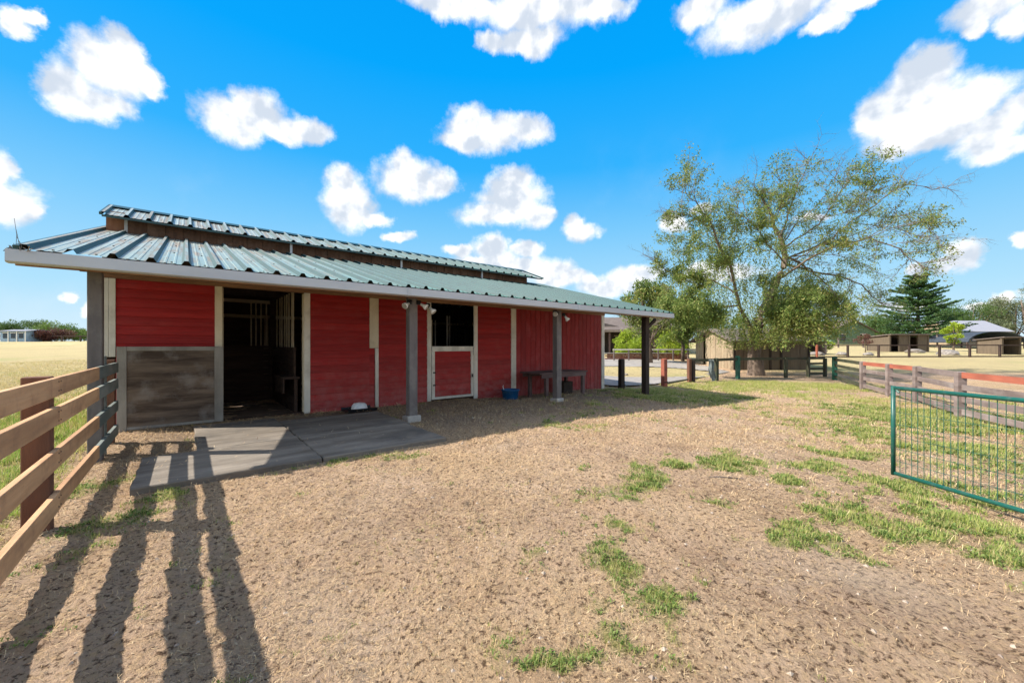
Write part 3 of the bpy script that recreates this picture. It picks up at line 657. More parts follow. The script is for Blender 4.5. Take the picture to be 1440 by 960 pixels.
# gutter, purlins, rafters
g = MB(); g.prism([(6.455, 2.40), (6.45, 2.275), (6.475, 2.262), (6.565, 2.262), (6.565, 2.40), (6.56, 2.40), (6.56, 2.268), (6.478, 2.268), (6.4565, 2.278), (6.4615, 2.40)], -1.443, 11.85, 'x')
P('gutter', g, M_gutter)
for u in (2.95, 7.35): P('gutter_joint', MB().prism([(6.449, 2.403), (6.444, 2.272), (6.472, 2.257), (6.568, 2.257), (6.568, 2.2615), (6.475, 2.2615), (6.4495, 2.2745), (6.4545, 2.403)], u, u+.07, 'x'), M_gutter)
sm = MB()
for k in range(41):
    u = PH+(k-5)*PIT
    for vv in (6.60, 8.0, 9.4, 10.8):
        if -1.35 < u+.165 < 11.8: sm.tube([(u+.165+.02, vv, zr(vv)-.004), (u+.165+.02, vv, zr(vv)+.010)], .012, 5)
o = P('roof_screws', sm, M_darkwood); o['kind'] = 'stuff'
for a, b in ((-1.40, 5.2), (5.203, 11.78)): P('fascia_board', MB().box(a, b, 6.57, 6.61, 2.25, 2.395), M_beam)
for u in np.arange(-1.3, 11.8, .61):
    P('rafter', MB().beam((u, 6.62, 2.345), (u, 12.28, 2.345+sl_*5.66-.02), .045, .10), M_darkwood)
for v in (7.0,): P('porch_beam', MB().box(-1.0, 11.5, v-.06, v+.06, 2.30, 2.44), M_darkwood)
# ridge monitor
VM = 11.4
vboard(-.936, 10.055, 3.50, 4.06, .30, v=VM, name='monitor_board', mat=M_monwall)
P('monitor_frame', MB().box(-.93, 10.05, VM+.002, VM+.05, 3.5, 4.1), M_darkwood)
vboard(-1.33, 10.055, 3.50, 4.10, .30, v=13.2, name='monitor_board', mat=M_monwall)
P('monitor_end_wall', MB().box(10.0, 10.05, VM+.055, 13.17, 3.5, 4.12), M_monwall)
P('monitor_end_wall', MB().prism([(12.45, 3.86), (13.17, 3.6), (13.17, 4.1), (12.45, 4.35)], -1.36, -1.32, 'x'), M_monwall)
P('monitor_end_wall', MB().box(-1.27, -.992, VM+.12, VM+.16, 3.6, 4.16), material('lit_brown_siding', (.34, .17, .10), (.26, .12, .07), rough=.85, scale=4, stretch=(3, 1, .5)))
P('monitor_corner_post', MB().box(-.99, -.94, VM-.02, VM+.03, 3.6, 4.05), M_gutter)
for u in (2.0, 4.9, 7.8): P('monitor_bracket', MB().box(u, u+.05, 11.18, 11.22, 3.66, 3.96), M_gutter)
cf = sheet_mesh('monitor_roof_sheet', 3, 11.05, 3.965, 12.3, 4.44); cb = sheet_mesh('monitor_roof_sheet', 3, 13.55, 3.965, 12.3, 4.44)
c1 = sheet_mesh('monitor_roof_sheet', 2, 11.05, 3.965, 12.3, 4.44)
for i in range(12):
    u = -1.26+i*3*PIT
    if u > 10.2: break
    for me in (cf, cb): link_mesh('monitor_roof_sheet', c1 if (u+3*PIT > 10.6 and me is cf) else me, BARN, (u, 0, random.uniform(0, .003)))
P('monitor_eave_trim', MB().box(-1.28, 10.55, 11.07, 11.10, 3.925, 3.962), M_roofedge)
P('monitor_soffit', MB().prism([(11.10, 3.95), (12.3, 4.405), (12.3, 4.385), (11.10, 3.93)], -1.26, 10.5, 'x'), M_darkwood)
P('monitor_ridge_cap', MB().prism([(12.08, 4.40), (12.3, 4.492), (12.52, 4.40), (12.52, 4.392), (12.3, 4.480), (12.08, 4.392)], -1.30, 10.6, 'x'), M_roofedge)
P('rake_trim', MB().beam((-1.295, 11.05, 3.975), (-1.295, 12.3, 4.455), .04, .05), M_roofedge)
P('rake_trim', MB().beam((10.58, 11.05, 3.975), (10.58, 12.3, 4.455), .04, .05), M_roofedge)
# porch posts
for i, (u, m, w) in enumerate(((-.86, M_post, .13), (3.285, M_post, .165), (7.18, M_post, .165), (11.11, M_darkwood, .20))):
    x, y = W(u, 7.0); z0 = float(gz(x, y))
    p = P('porch_post', MB().box(u-w/2, u+w/2, 6.92, 7.08, z0-.2, 2.295), m, bevel=.008)
    if i == 0: p['label'] = 'corner porch post standing behind the board fence'
    if i == 3: p['label'] = 'bare dark wood post with a brace under the far end of the porch roof'
    if i in (1, 2):
        c = .135 if i == 1 else .12
        P('post_footing', MB().prism([(6.86, -.15), (7.15, -.15), (7.13, .085), (6.88, .10)], u-c, u+c, 'x'), M_concpale, parent=p, bevel=.012)
P('brace', MB().beam((11.16, 7.0, 1.92), (11.68, 7.0, 2.24), .06, .09), M_darkwood)
# floodlights at the heads of the two middle posts
def floodlight(u, v, z, yaw, pitch):
    r = empty('floodlight', (u, v, z), 0, BARN)
    r2 = MB(); r2.tube([(0, 0, 0), (.0, -.02, .03)], .035, 8); r2.box(-.04, .04, .0, .03, -.03, .05); r2.build('mount', M_black, r)
    d = Vector((math.sin(yaw)*math.cos(pitch), -math.cos(yaw)*math.cos(pitch), -math.sin(pitch)))
    s = d*.04; MB().tube([s, s+d*.06, s+d*.10, s+d*.13], [.022, .03, .055, .058], 12).build('lamp_head', M_lampw, r, smooth=True)
    MB().tube([s+d*.131, s+d*.136], [.05, .05], 12).build('lens', M_concpale, r)
floodlight(3.20, 6.90, 2.20, -1.1, .5); floodlight(3.38, 6.90, 2.20, .9, .5); floodlight(3.58, 6.92, 2.16, .8, .8)
floodlight(7.08, 6.90, 2.20, -1.1, .2); floodlight(7.32, 6.90, 2.17, .9, .9)
# dutch door, lower leaf
dd = empty('dutch_door', (4.80, VW-.005, .0), 0, BARN)
x0, x1 = 0, 1.265
for a, b, z0, z1 in ((x0, x1, 1.255, 1.385), (x0, x0+.085, .035, 1.253), (x1-.085, x1, .035, 1.253), (x0+.087, x1-.087, .035, .095)):
    MB().box(a, b, -.03, .012, z0, z1).build('door_frame', M_white, dd, bevel=.003)
siding(x0+.087, x1-.087, .097, 1.253, v=.012, parent=dd, name='door_board', h=.145)
for z in (.70, .38): MB().box(x0+.03, x0+.10, -.045, -.031, z, z+.035).build('hinge', M_black, dd)
MB().box(x1-.07, x1-.03, -.05, -.031, .55, .64).build('latch', M_black, dd)
MB().tube([(x1-.02, -.04, 1.15), (x1-.02, -.04, 1.36)], .008, 6).build('bolt', M_bar, dd)
# sliding weathered panel left of the opening
pd = empty('sliding_panel_door', (-.865, 8.96, 0), 0, BARN); pd['label'] = 'weathered grey plywood door panel in a grey frame, slid open left of the doorway'
MB().box(.10, 1.27, -.012, .012, .055, 1.33).build('plywood_panel', M_ply, pd)
for a, b, z0, z1 in ((0, .115, .0, 1.385), (1.255, 1.385, .03, 1.385)): MB().box(a, b, -.03, .02, z0, z1).build('door_frame', M_greyframe, pd, bevel=.003)
MB().box(.117, 1.253, -.03, .02, 1.315, 1.385).build('door_frame', M_greyframe, pd, bevel=.003); MB().box(.117, 1.253, -.02, .018, .03, .075).build('door_frame', M_greyframe, pd)
# interior
IN = BARN
def bar(u, v, z0, z1, m=M_palein, r=.017): P('stall_bar', MB().tube([(u, v, z0), (u, v, z1)], r, 6), m)
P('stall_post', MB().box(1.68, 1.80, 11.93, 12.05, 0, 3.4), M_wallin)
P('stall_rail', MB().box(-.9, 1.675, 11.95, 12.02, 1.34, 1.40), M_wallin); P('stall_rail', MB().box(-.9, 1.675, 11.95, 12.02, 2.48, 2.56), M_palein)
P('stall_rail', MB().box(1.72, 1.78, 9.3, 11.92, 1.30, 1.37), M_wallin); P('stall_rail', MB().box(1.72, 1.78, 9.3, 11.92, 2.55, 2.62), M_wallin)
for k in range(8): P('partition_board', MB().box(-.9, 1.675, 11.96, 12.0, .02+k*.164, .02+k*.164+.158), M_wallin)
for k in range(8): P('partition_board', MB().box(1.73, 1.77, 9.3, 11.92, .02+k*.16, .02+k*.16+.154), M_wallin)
for u in (1.27, 1.37, 1.48, 1.60): bar(u, 11.98, 1.40, 2.48)
for v in (11.4, 11.0, 10.75, 10.4, 10.15, 9.9, 9.6, 9.45): bar(1.75, v, 1.37, 2.55, M_palein, .016)
P('plate_beam', MB().box(-.9, 11.6, 15.32, 15.42, 2.30, 2.40), M_palein); P('wall_stud', MB().box(1.98, 2.10, 15.30, 15.42, 0, 2.30), M_palein)
P('tie_beam', MB().box(-.9, 3.2, 11.36, 11.44, 2.60, 2.78), M_darkwood)
for a in (5.6, 8.6): P('partition_wall', MB().box(a, a+.05, 11.6, 15.3, 0, 2.0), M_wallin)
for a in (3.2,): P('partition_wall', MB().box(a, a+.05, 9.2, 15.3, 0, 2.9), M_wallin)
bn = empty('stall_bench', (1.50, 9.95, 0)); bn.location = (*W(1.60, 9.62), .012); bn.rotation_euler.z = TH
tag(bn, 'dim wooden bench just inside the open doorway against the stall partition', 'bench')
MB().box(-.10, .22, -.45, .45, .70, .75).build('bench_top', M_wallin, bn, bevel=.004)
MB().box(-.09, -.06, -.44, .44, .42, .698).build('apron', M_wallin, bn)
for a, b in ((.15, -.40), (.15, .40)): MB().box(a-.03, a+.03, b-.03, b+.03, 0, .698).build('leg', M_wallin, bn)
# behind the dutch door
for u, m, w in ((5.42, M_palein, .035), (5.53, M_palein, .045), (5.66, M_greyframe, .03), (6.05, M_greyframe, .05), (6.15, M_greyframe, .025)): P('light_strip_slat', MB().box(u, u+w, 10.5, 10.53, .8, 2.15 if u < 5.9 else 2.3), m)  # left pale boards stand in for strips of light between the bars
for k in range(13): bar(6.4+k*.11, 10.9, 1.2, 2.5, M_black, .01)
P('stall_rail', MB().box(5.3, 7.9, 10.48, 10.56, .70, .80), M_wallin)

# ------------------------------------------------------------------ things by the barn
def place(u, v, extra=0):
    x, y = W(u, v); return (x, y, float(ground_z(x, y))+extra)
tb = empty('wooden_table', place(8.45, 8.35), TH); tag(tb, 'low dark brown wooden work table against the red barn wall behind a porch post', 'table')
tz = .72
for k in range(4): MB().box(-.98, 1.02, -.42+k*.215, -.42+k*.215+.208, tz-.04, tz).build('table_board', M_bench, tb, bevel=.004)
MB().box(-.90, .95, -.41, -.37, tz-.15, tz-.043).build('apron', M_bench, tb); MB().box(-.90, .95, .36, .40, tz-.15, tz-.043).build('apron', M_bench, tb)
for a in (-.68, .85):
    for b in (-.36, .33): MB().box(a-.05, a+.05, b-.045, b+.045, -.15, tz-.043).build('leg', M_bench, tb, bevel=.004)
bx = empty('dark_crate', place(9.10, 8.55), TH); tag(bx, 'small dark wooden crate pushed under the right end of the wooden table', 'crate')
for k in range(3): MB().box(-.20, .20, -.16, -.14, .0+k*.13, .125+k*.13).build('slat', M_darkwood, bx)
MB().box(-.20, .20, .14, .16, 0, .385).build('back_panel', M_darkwood, bx); MB().box(-.20, -.18, -.139, .139, 0, .385).build('side_panel', M_darkwood, bx); MB().box(.18, .20, -.139, .139, 0, .385).build('side_panel', M_darkwood, bx)
tbx = empty('blue_tub', place(6.93, 8.55), TH); tag(tbx, 'round blue plastic water tub at the foot of the white wall trim', 'tub')
mb = MB(); n = 28; prof = [(.0, 0), (.19, 0), (.205, .02), (.235, .255), (.262, .262), (.265, .285), (.245, .292), (.228, .27), (.195, .03), (0, .03)]
V = [(r*math.cos(2*PI*k/n), r*math.sin(2*PI*k/n), z) for r, z in prof for k in range(n)]
mb.add(V, [(i*n+k, i*n+(k+1) % n, (i+1)*n+(k+1) % n, (i+1)*n+k) for i in range(len(prof)-1) for k in range(n)]); mb.build('tub_body', M_blue, tbx, smooth=True)
MB().tube([(.20*math.cos(2*PI*k/n), .20*math.sin(2*PI*k/n), .19) for k in range(n+1)], .006, 4).build('water_line', M_blue, tbx)
MB().tube([(-.10, .16, .27), (-.13, .17, .36), (-.10, .18, .39)], .012, 6).build('handle_clip', M_lampw, tbx)
tr = empty('dark_feed_tray', place(2.77, 8.38, .0), TH); tag(tr, 'flat dark rubber tray on the ground by the red wall at the slab corner', 'tray')
tr.location.z = .063
MB().prism([(-.20, 0), (.20, 0), (.23, .06), (.21, .065), (.19, .02), (-.19, .02), (-.21, .065), (-.23, .06)], -.30, .30, 'x').build('tray_body', M_black, tr)
wb = empty('white_bowl', (tr.location.x, tr.location.y, .085), TH); tag(wb, 'small white bowl turned upside down on the dark feed tray', 'bowl')
n = 20; prof = [(.155, .0), (.16, .02), (.145, .09), (.11, .13), (0, .145)]
V = [(r*math.cos(2*PI*k/n), r*math.sin(2*PI*k/n), z) for r, z in prof for k in range(n)]
MB().add(V, [(i*n+k, i*n+(k+1) % n, (i+1)*n+(k+1) % n, (i+1)*n+k) for i in range(len(prof)-1) for k in range(n)]).build('bowl_shell', M_lampw, wb, smooth=True)

# ------------------------------------------------------------------ left board fence
FU = -.86
fe = empty('board_fence', (*W(FU, 0), 0), TH); tag(fe, 'new brown four board fence running from the bottom left corner up to the barn', 'fence')
def frail(v0, v1, z, mat, h=.14, du=.045):
    return MB().box(.062, .062+.038, v0, v1, z-h, z).build('rail', mat, fe, bevel=.003)
for z in (1.16, .93, .61, .27):
    for v0, v1 in ((-1.2, 1.92), (1.925, 4.61), (4.615, 6.43)): frail(v0+random.uniform(0, .003), v1, z+random.uniform(-.006, .006), M_rail)
    o = frail(6.435, 8.05, z, M_greygreen); o['label'] = 'short grey weathered rail between the new boards and the barn'
nl_ = MB().tube([(0, 0, 0), (.004, 0, 0)], .006, 6).mesh('nail_head', M_black)
for v in (1.92, 4.61):
    for z in (1.16, .93, .61, .27):
        for dv in (-.035, .03):
            for dz in (-.035, -.105): link_mesh('nail_head', nl_, fe, (.0995, v+dv, z+dz))
for v in (-.75, 1.92, 4.61):
    z1 = 1.165; MB().prism([(v-.065, -.3), (v+.065, -.3), (v+.065, z1), (v-.065, z1)], -.085, .06, 'x').build('fence_post', M_fpost, fe, bevel=.006)
gp_ = MB().box(-.075, .062, 7.18, 7.32, -.3, 1.27).build('fence_post', M_greygreen, fe, bevel=.006); gp_['label'] = 'grey green end post beside the barn corner'
MB().box(-.06, .06, 8.0, 8.12, -.3, 1.2).build('fence_post', M_fpost, fe)

# ------------------------------------------------------------------ green wire gate
g0 = Vector((4.27, 4.46, 0)); gd = Vector((.118, -1, 0)).normalized()
gt = empty('wire_gate', (g0.x, g0.y, 0), math.atan2(gd.y, gd.x)); tag(gt, 'green tubular steel gate with welded wire mesh at the right edge', 'gate')
GL = 3.6; zb, zt_ = -.02, .93
rt = .021
P_ = [(0, 0, zb), (0, 0, zt_)]
MB().tube([(0, 0, zb-rt), (0, 0, zt_+rt)], rt, 12).build('end_stile', M_gate, gt, smooth=True); MB().tube([(GL, 0, zb-rt), (GL, 0, zt_+rt)], rt, 12).build('end_stile', M_gate, gt, smooth=True)
MB().tube([(.02, 0, zt_), (GL-.02, 0, zt_)], rt, 12).build('top_rail', M_gate, gt, smooth=True); MB().tube([(.02, 0, zb), (GL-.02, 0, zb)], rt, 12).build('bottom_rail', M_gate, gt, smooth=True)
wv = MB().tube([(0, 0, zb+.02), (0, 0, zt_-.02)], .0032, 5).mesh('vertical_wire', M_gatewire)
for k in range(1, int(GL/.058)): link_mesh('vertical_wire', wv, gt, (k*.058, .014, 0))
wh = MB().tube([(.02, .0175, 0), (GL-.02, .0175, 0)], .0022, 4).mesh('horizontal_wire', M_gatewire)
for k in range(1, 7): link_mesh('horizontal_wire', wh, gt, (0, 0, zb+k*(zt_-zb)/7))
for x_ in (.06, GL-.06): MB().tube([(x_-.04, 0, zt_-.0), (x_, 0, zt_-.05)], .012, 6).build('weld_gusset', M_gate, gt)
MB().beam((.045, .03, zb+.03), (.045, .03, zt_-.03), .012, .03).build('dark_stile_strip', M_black, gt)  # black strip beside the end stile

# ------------------------------------------------------------------ fences of the paddock
def gpz(x, y): return float(gz(x, y))
def post_at(parent, x, y, h, w, mat, z=None, rz=0):
    z = gpz(x, y) if z is None else z
    ox, oy, oz = parent.location
    o = MB().prism([(-w/2, -.25), (w/2, -.25), (w/2, h-.015), (.0, h), (-w/2, h-.02)], -w/2, w/2, 'x').build('fence_post', mat, parent, loc=(x-ox, y-oy, z-oz), rot=(0, 0, rz)); return o
def rail_at(parent, a, b, ha, hb, hh, mat, name='rail', w=.035):
    ox, oy, oz = parent.location
    return MB().beam((a[0]-ox, a[1]-oy, gpz(*a)+ha-oz), (b[0]-ox, b[1]-oy, gpz(*b)+hb-oz), w, hh).build(name, mat, parent)
fA, fB, fC, fD, fE, fF, fG = (3.93, 14.3), (6.15, 16.1), (8.1, 18.2), (9.7, 18.9), (11.45, 20.2), (14.3, 20.8), (16.9, 21.5)
pf = empty('paddock_back_fence', (fC[0], fC[1], gpz(*fC))); tag(pf, 'dark green single rail fence with mixed painted posts crossing in front of the tan shed', 'fence')
for p, h, w, m in ((fC, 1.08, .14, M_fpost), ((8.32, 18.3), 1.03, .14, M_darkwood), (fD, 1.09, .15, M_dgfence), (fE, 1.16, .16, M_gpost), (fF, 1.08, .13, M_dgfence), (fG, 1.0, .14, M_dgfence)): post_at(pf, *p, h, w, m, rz=.4)
for a, b in zip((fC, fD, fE, fF), (fD, fE, fF, fG)):
    rail_at(pf, a, b, 1.0, 1.0, .13, M_dgfence)
fX = (15.75, 21.17); post_at(pf, *fX, 1.05, .13, M_dgfence, rz=.4)
for a, b in ((fX, fG),): 
    for h in (.72, .45, .18): rail_at(pf, a, b, h, h, .11, M_dgfence)
def lone_post(p, h, w, m, label):
    o = empty('gate_post', (p[0], p[1], gpz(*p))); tag(o, label, 'post')
    MB().prism([(-w/2, -.25), (w/2, -.25), (w/2*.9, h-.03), (0, h), (-w/2*.9, h-.02)], -w/2, w/2, 'x').build('post_shaft', m, o, rot=(0, 0, .5))
    MB().box(-w*.5-.02, w*.5+.02, -w/2-.012, -w/2, .18, .22).build('hinge_strap', M_black, o, rot=(0, 0, .5)); return o
lone_post(fA, 1.13, .17, M_darkwood, 'weathered dark gate post between the barn corner and the last porch post')
lone_post(fB, 1.15, .18, M_rfence and material('rust_red_post', (.34, .10, .06), (.20, .07, .05), rough=.85, scale=5, bump=.3), 'rusty red painted gate post standing by the gravel driveway')
hp = empty('ground_hose', (fB[0], fB[1], gpz(*fB))); tag(hp, 'thin dark low rail between the red gate post and the first fence post', 'rail')
MB().beam((.1, .1, .12), (fC[0]-fB[0]-.1, fC[1]-fB[1]-.1, gpz(*fC)-gpz(*fB)+.14), .05, .06).build('low_rail', M_dgfence, hp); hp.name = 'low_rail_bar'
fH, fI, fJ, fK, fL = (15.8, 19.5), (13.27, 15.07), (12.5, 13.2), (11.8, 11.6), (10.3, 9.15)
sf = empty('side_fence', (fI[0], fI[1], gpz(*fI))); tag(sf, 'mauve grey four rail fence with some orange red top rails running towards the gate', 'fence')
fM, fN = (9.35, 6.6), (8.4, 4.1)
prv = None
for i, p in enumerate((fH, fI, fJ, fK, fL, fM, fN)):
    post_at(sf, *p, 1.08 if i else 1.12, .15 if i else .17, M_gfence if i else M_gpost, rz=-.35)
    if prv:
        for j, h in enumerate((1.0, .72, .44, .16)):
            m = M_gfence if i > 1 else M_dgfence
            if j == 0 and i in (2, 3, 5, 6): m = M_rfence
            rail_at(sf, prv, p, h, h, .125 if j else .13, m)
    prv = p
# long pasture fence behind
lf = empty('pasture_fence', (27, 37, gpz(27, 37))); tag(lf, 'long dark two rail pasture fence running level across the dry field on the right', 'fence')
prev = None
for i in range(12):
    p = (22.5+i*3.0, 37+.12*i); post_at(lf, *p, 1.22, .14, M_rfence if i in (2,) else M_dfence)
    if prev:
        for h in (1.15, .08): rail_at(lf, prev, p, h, h, .11, M_dfence, w=.04)
    prev = p
bf = empty('boundary_fence', (40, 62, gpz(40, 62))); tag(bf, 'faint grey wire and post fence in front of the green gabled building', 'fence')
prev = None
for i in range(16):
    p = (30+i*4.0, 60+.2*i); post_at(bf, *p, 1.5 if i % 3 else 2.2, .16, M_gfence)
    if prev:
        for h in (1.4, .8): rail_at(bf, prev, p, h, h, .07, M_gfence, w=.04)
    prev = p
lff = empty('far_left_fence', (-95, 90, gpz(-95, 90))); tag(lff, 'thin dark rail fence at the far edge of the golden field on the left', 'fence')
prev = None
for i in range(20):
    p = (-125+i*4.6, 92-.35*i); post_at(lff, *p, 1.35, .22, M_dfence)
    if prev: rail_at(lff, prev, p, 1.25, 1.25, .16, M_dfence)
    prev = p

# ------------------------------------------------------------------ buildings
def vwall(parent, a, b, z0, ztop, mat, w=.3, name='wall_board', thick=.04):
    # upright boards from a to b; ztop is a function of the distance along the wall
    A = Vector((*a, 0)); B = Vector((*b, 0)); L_ = (B-A).length; d = (B-A)/L_; n = max(1, round(L_/w)); w = L_/n
    nn = Vector((d.y, -d.x, 0))
    for i in range(n):
        s0, s1 = i*w, (i+1)*w-.015; mb = MB(); off = nn*(.012*(i % 2))
        P8 = []
        for s, zt in ((s0, ztop(s0)), (s1, ztop(s1))):
            q = A+d*s+off
            P8 += [(q.x, q.y, z0), (q.x-nn.x*thick, q.y-nn.y*thick, z0), (q.x-nn.x*thick, q.y-nn.y*thick, zt), (q.x, q.y, zt)]
        mb.add(P8, [(0,1,2,3),(7,6,5,4),(0,4,5,1),(1,5,6,2),(2,6,7,3),(3,7,4,0)]); mb.build(name, mat, parent)
def rooftile_slab(parent, pts, th, mat, name='roof'):
    V = [Vector(p) for p in pts]; n = (V[1]-V[0]).cross(V[2]-V[0]).normalized()
    if n.z < 0: n = -n
    m = len(V); return MB().add([v for v in V]+[v-n*th for v in V], [tuple(range(m)), tuple(range(2*m-1, m-1, -1))]+[(i, (i+1) % m, m+(i+1) % m, m+i) for i in range(m)]).build(name, mat, parent)
# tan shed behind the big tree
sx, sy = 14.3, 25.7; zs = gpz(14.3, 26)-.05
sh_ = empty('tan_shed', (sx, sy, zs)); tag(sh_, 'low tan board shed with a gabled end behind the big tree', 'shed')
eh, rh, ln, wd = 1.95, 2.7, 5.3, 5.0
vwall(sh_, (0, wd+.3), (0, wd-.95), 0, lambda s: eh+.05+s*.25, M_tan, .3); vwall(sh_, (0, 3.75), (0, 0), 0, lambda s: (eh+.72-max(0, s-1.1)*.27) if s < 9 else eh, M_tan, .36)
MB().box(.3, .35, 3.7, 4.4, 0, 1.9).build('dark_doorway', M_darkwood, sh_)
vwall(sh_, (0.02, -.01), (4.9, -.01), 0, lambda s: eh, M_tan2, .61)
for a, b in (((0.0, -.03), (0.0, -.03)),): pass
for x in (.03, 1.45, 2.35, 3.05, 4.84): MB().box(x-.06, x+.06, -.07, -.03, 0, eh).build('corner_trim', M_darkwood, sh_)
MB().box(2.41, 2.99, -.07, -.03, eh-.16, eh-.06).build('door_head', M_darkwood, sh_)
rooftile_slab(sh_, [(-.35, -.35, eh-.02), (5.2, -.35, eh-.02), (5.2, 2.7, rh+.12), (-.35, 2.7, rh+.12)], .09, M_shingle); rooftile_slab(sh_, [(-.35, 2.7, rh+.12), (5.2, 2.7, rh+.12), (5.2, 5.75, eh-.02), (-.35, 5.75, eh-.02)], .09, M_shingle)
MB().box(4.85, 4.9, 0, 5.2, 0, eh).build('side_wall', M_tan2, sh_); MB().box(.05, 4.85, 5.2, 5.25, 0, eh).build('back_wall', M_tan2, sh_)
# dark house behind the driveway
hx, hy = 8.0, 43; zh = gpz(14, 43)-.1
hs = empty('dark_house', (hx, hy, zh)); tag(hs, 'dark brown ranch house with a grey shingle roof beyond the gravel driveway', 'house')
MB().box(-6, 12.0, 2.0, 8.0, 0, 2.65).build('wall', M_darkwood, hs)
rooftile_slab(hs, [(-7, 0, 2.75), (12.8, 0, 2.75), (12.8, 5.2, 4.45), (-7, 5.2, 4.45)], .14, M_shingle); rooftile_slab(hs, [(-7, 5.2, 4.45), (12.8, 5.2, 4.45), (12.8, 10, 2.75), (-7, 10, 2.75)], .14, M_shingle)
MB().box(-7, 12.8, -.05, -.005, 2.5, 2.72).build('fascia', material('tan_fascia', (.34, .27, .22), rough=.8, scale=3), hs)
for x in (.2, 2.6, 5.0, 7.4, 9.8, 12.2): MB().box(x-.09, x+.09, .2, .38, 0, 2.6).build('veranda_post', M_bench, hs)
for x in (1.0, 3.6, 8.2):
    w = MB().box(x, x+1.3, 1.94, 1.995, .9, 2.1).build('window', M_glass, hs)
    MB().box(x-.08, x+1.38, 1.90, 1.935, 2.1, 2.18).build('window_head', M_tan, w); MB().box(x+.62, x+.68, 1.90, 1.935, .9, 2.1).build('mullion', M_tan, w)
d_ = MB().prism([(2.2, 3.55), (4.1, 3.1), (4.1, 3.0), (.3, 3.0), (.3, 3.1)], 1.2, 4.0, 'y').build('dormer', M_shingle, hs)
# brick planter wall
bw = empty('brick_planter', (8.2, 35.0, gpz(11, 35))); tag(bw, 'low red brick planter wall in front of the bright green bushes', 'planter')
bm_ = MB().box(0, .36, 0, .16, 0, .115).mesh('brick', M_brick)
for k in range(4):
    for i in range(19): link_mesh('brick', bm_, bw, (i*.38+(.19 if k % 2 else 0), random.uniform(-.006, .006), k*.127))
MB().box(-.05, 7.5, -.03, .2, .51, .58).build('coping', M_concpale, bw)
rl = empty('white_railing', (8.6, 33.6, gpz(11, 33.6))); tag(rl, 'pale low railing in front of the brick planter by the driveway', 'railing')
for i in range(7): MB().box(i*1.25-.05, i*1.25+.05, -.05, .05, 0, 1.0).build('railing_post', M_gfence, rl)
for z in (.93,): MB().box(-.1, 7.6, -.06, -.02, z-.07, z+.05).build('railing_bar', M_white, rl)
# animal shelters and far buildings on the right
def shelter(x, y, w, d, h, name, label, nbay, wallm, roofm=None, open_side=(0,)):
    z = gpz(x, y)-.1; o = empty(name, (x, y, z)); tag(o, label, 'shelter', None)
    rooftile_slab(o, [(-.2, -.3, h+.12), (w+.2, -.3, h+.12), (w+.2, d+.2, h-.15), (-.2, d+.2, h-.15)], .1, roofm or M_shingle)
    MB().box(0, w, d-.06, d, 0, h-.25).build('back_wall', M_darkwood, o)
    for i in range(nbay+1): MB().box(i*w/nbay-.09, i*w/nbay+.09, 0, .18, 0, h-.0).build('shelter_post', wallm, o)
    for i in range(nbay):
        if i not in open_side: MB().box(i*w/nbay+.1, (i+1)*w/nbay-.1, .05, .1, 0, h-.02).build('wall_panel', wallm, o)
    MB().box(0, .06, .2, d-.1, 0, h-.2).build('side_wall', wallm, o); MB().box(w-.06, w, .2, d-.1, 0, h-.2).build('side_wall', wallm, o); return o
shelter(45.6, 48.0, 4.6, 3.2, 2.15, 'open_shelter', 'tan animal shelter with two dark open bays in front of the conifer', 4, M_tan2, M_shingle, (0, 2))
shelter(31.6, 42.5, 1.9, 2.4, 1.75, 'small_shed', 'small dark shed just right of the big tree', 1, M_gfence, M_shingle, (0,))
shelter(52.0, 42.2, 1.9, 2.4, 1.9, 'far_right_shelter', 'dark open animal shelter near the right edge behind the pasture fence', 1, M_tan2, M_shingle, (0,))
def gbuilding(x, y, w, d, eh_, rh_, wall, roof, name, label, cat, axis_='x', win=2):
    z = gpz(x, y)-.1; o = empty(name, (x, y, z)); tag(o, label, cat)
    if axis_ == 'x':
        MB().box(0, w, 0, d, 0, eh_).build('wall', wall, o)
        rooftile_slab(o, [(-.4, -.4, eh_), (w+.4, -.4, eh_), (w+.4, d/2, rh_), (-.4, d/2, rh_)], .12, roof); rooftile_slab(o, [(-.4, d/2, rh_), (w+.4, d/2, rh_), (w+.4, d+.4, eh_), (-.4, d+.4, eh_)], .12, roof)
        MB().prism([(0, eh_), (d/2, rh_-.15), (d, eh_)], 0, .1, 'x').build('gable', wall, o); MB().prism([(0, eh_), (d/2, rh_-.15), (d, eh_)], w-.1, w, 'x').build('gable', wall, o)
    else:
        MB().prism([(0, 0), (w, 0), (w, eh_), (w/2, rh_-.15), (0, eh_)], 0, d, 'y').build('wall', wall, o)
        rooftile_slab(o, [(-.5, -.5, eh_-.1), (-.5, d+.5, eh_-.1), (w/2, d+.5, rh_), (w/2, -.5, rh_)], .12, roof); rooftile_slab(o, [(w+.5, -.5, eh_-.1), (w+.5, d+.5, eh_-.1), (w/2, d+.5, rh_), (w/2, -.5, rh_)], .12, roof)
    for i in range(win):
        xx = w*(i+.6)/(win+.2); wn = MB().box(xx-.5, xx+.5, -.06, -.01, eh_*.35, eh_*.8).build('window', M_glass, o)
        MB().box(xx-.58, xx+.58, -.09, -.065, eh_*.8, eh_*.8+.12).build('window_head', M_white, wn)
    return o
M_greenwall = material('sage_green_wall', (.16, .26, .17), rough=.8, scale=2); M_metroof = material('pale_metal_roof', (.30, .30, .33), (.25, .25, .28), rough=.5, scale=2, stretch=(6, 1, 1)); M_bluewall = material('pale_blue_wall', (.34, .48, .62), rough=.8, scale=2)
M_greenroof = material('pale_green_roof', (.28, .38, .31), rough=.6, scale=2)
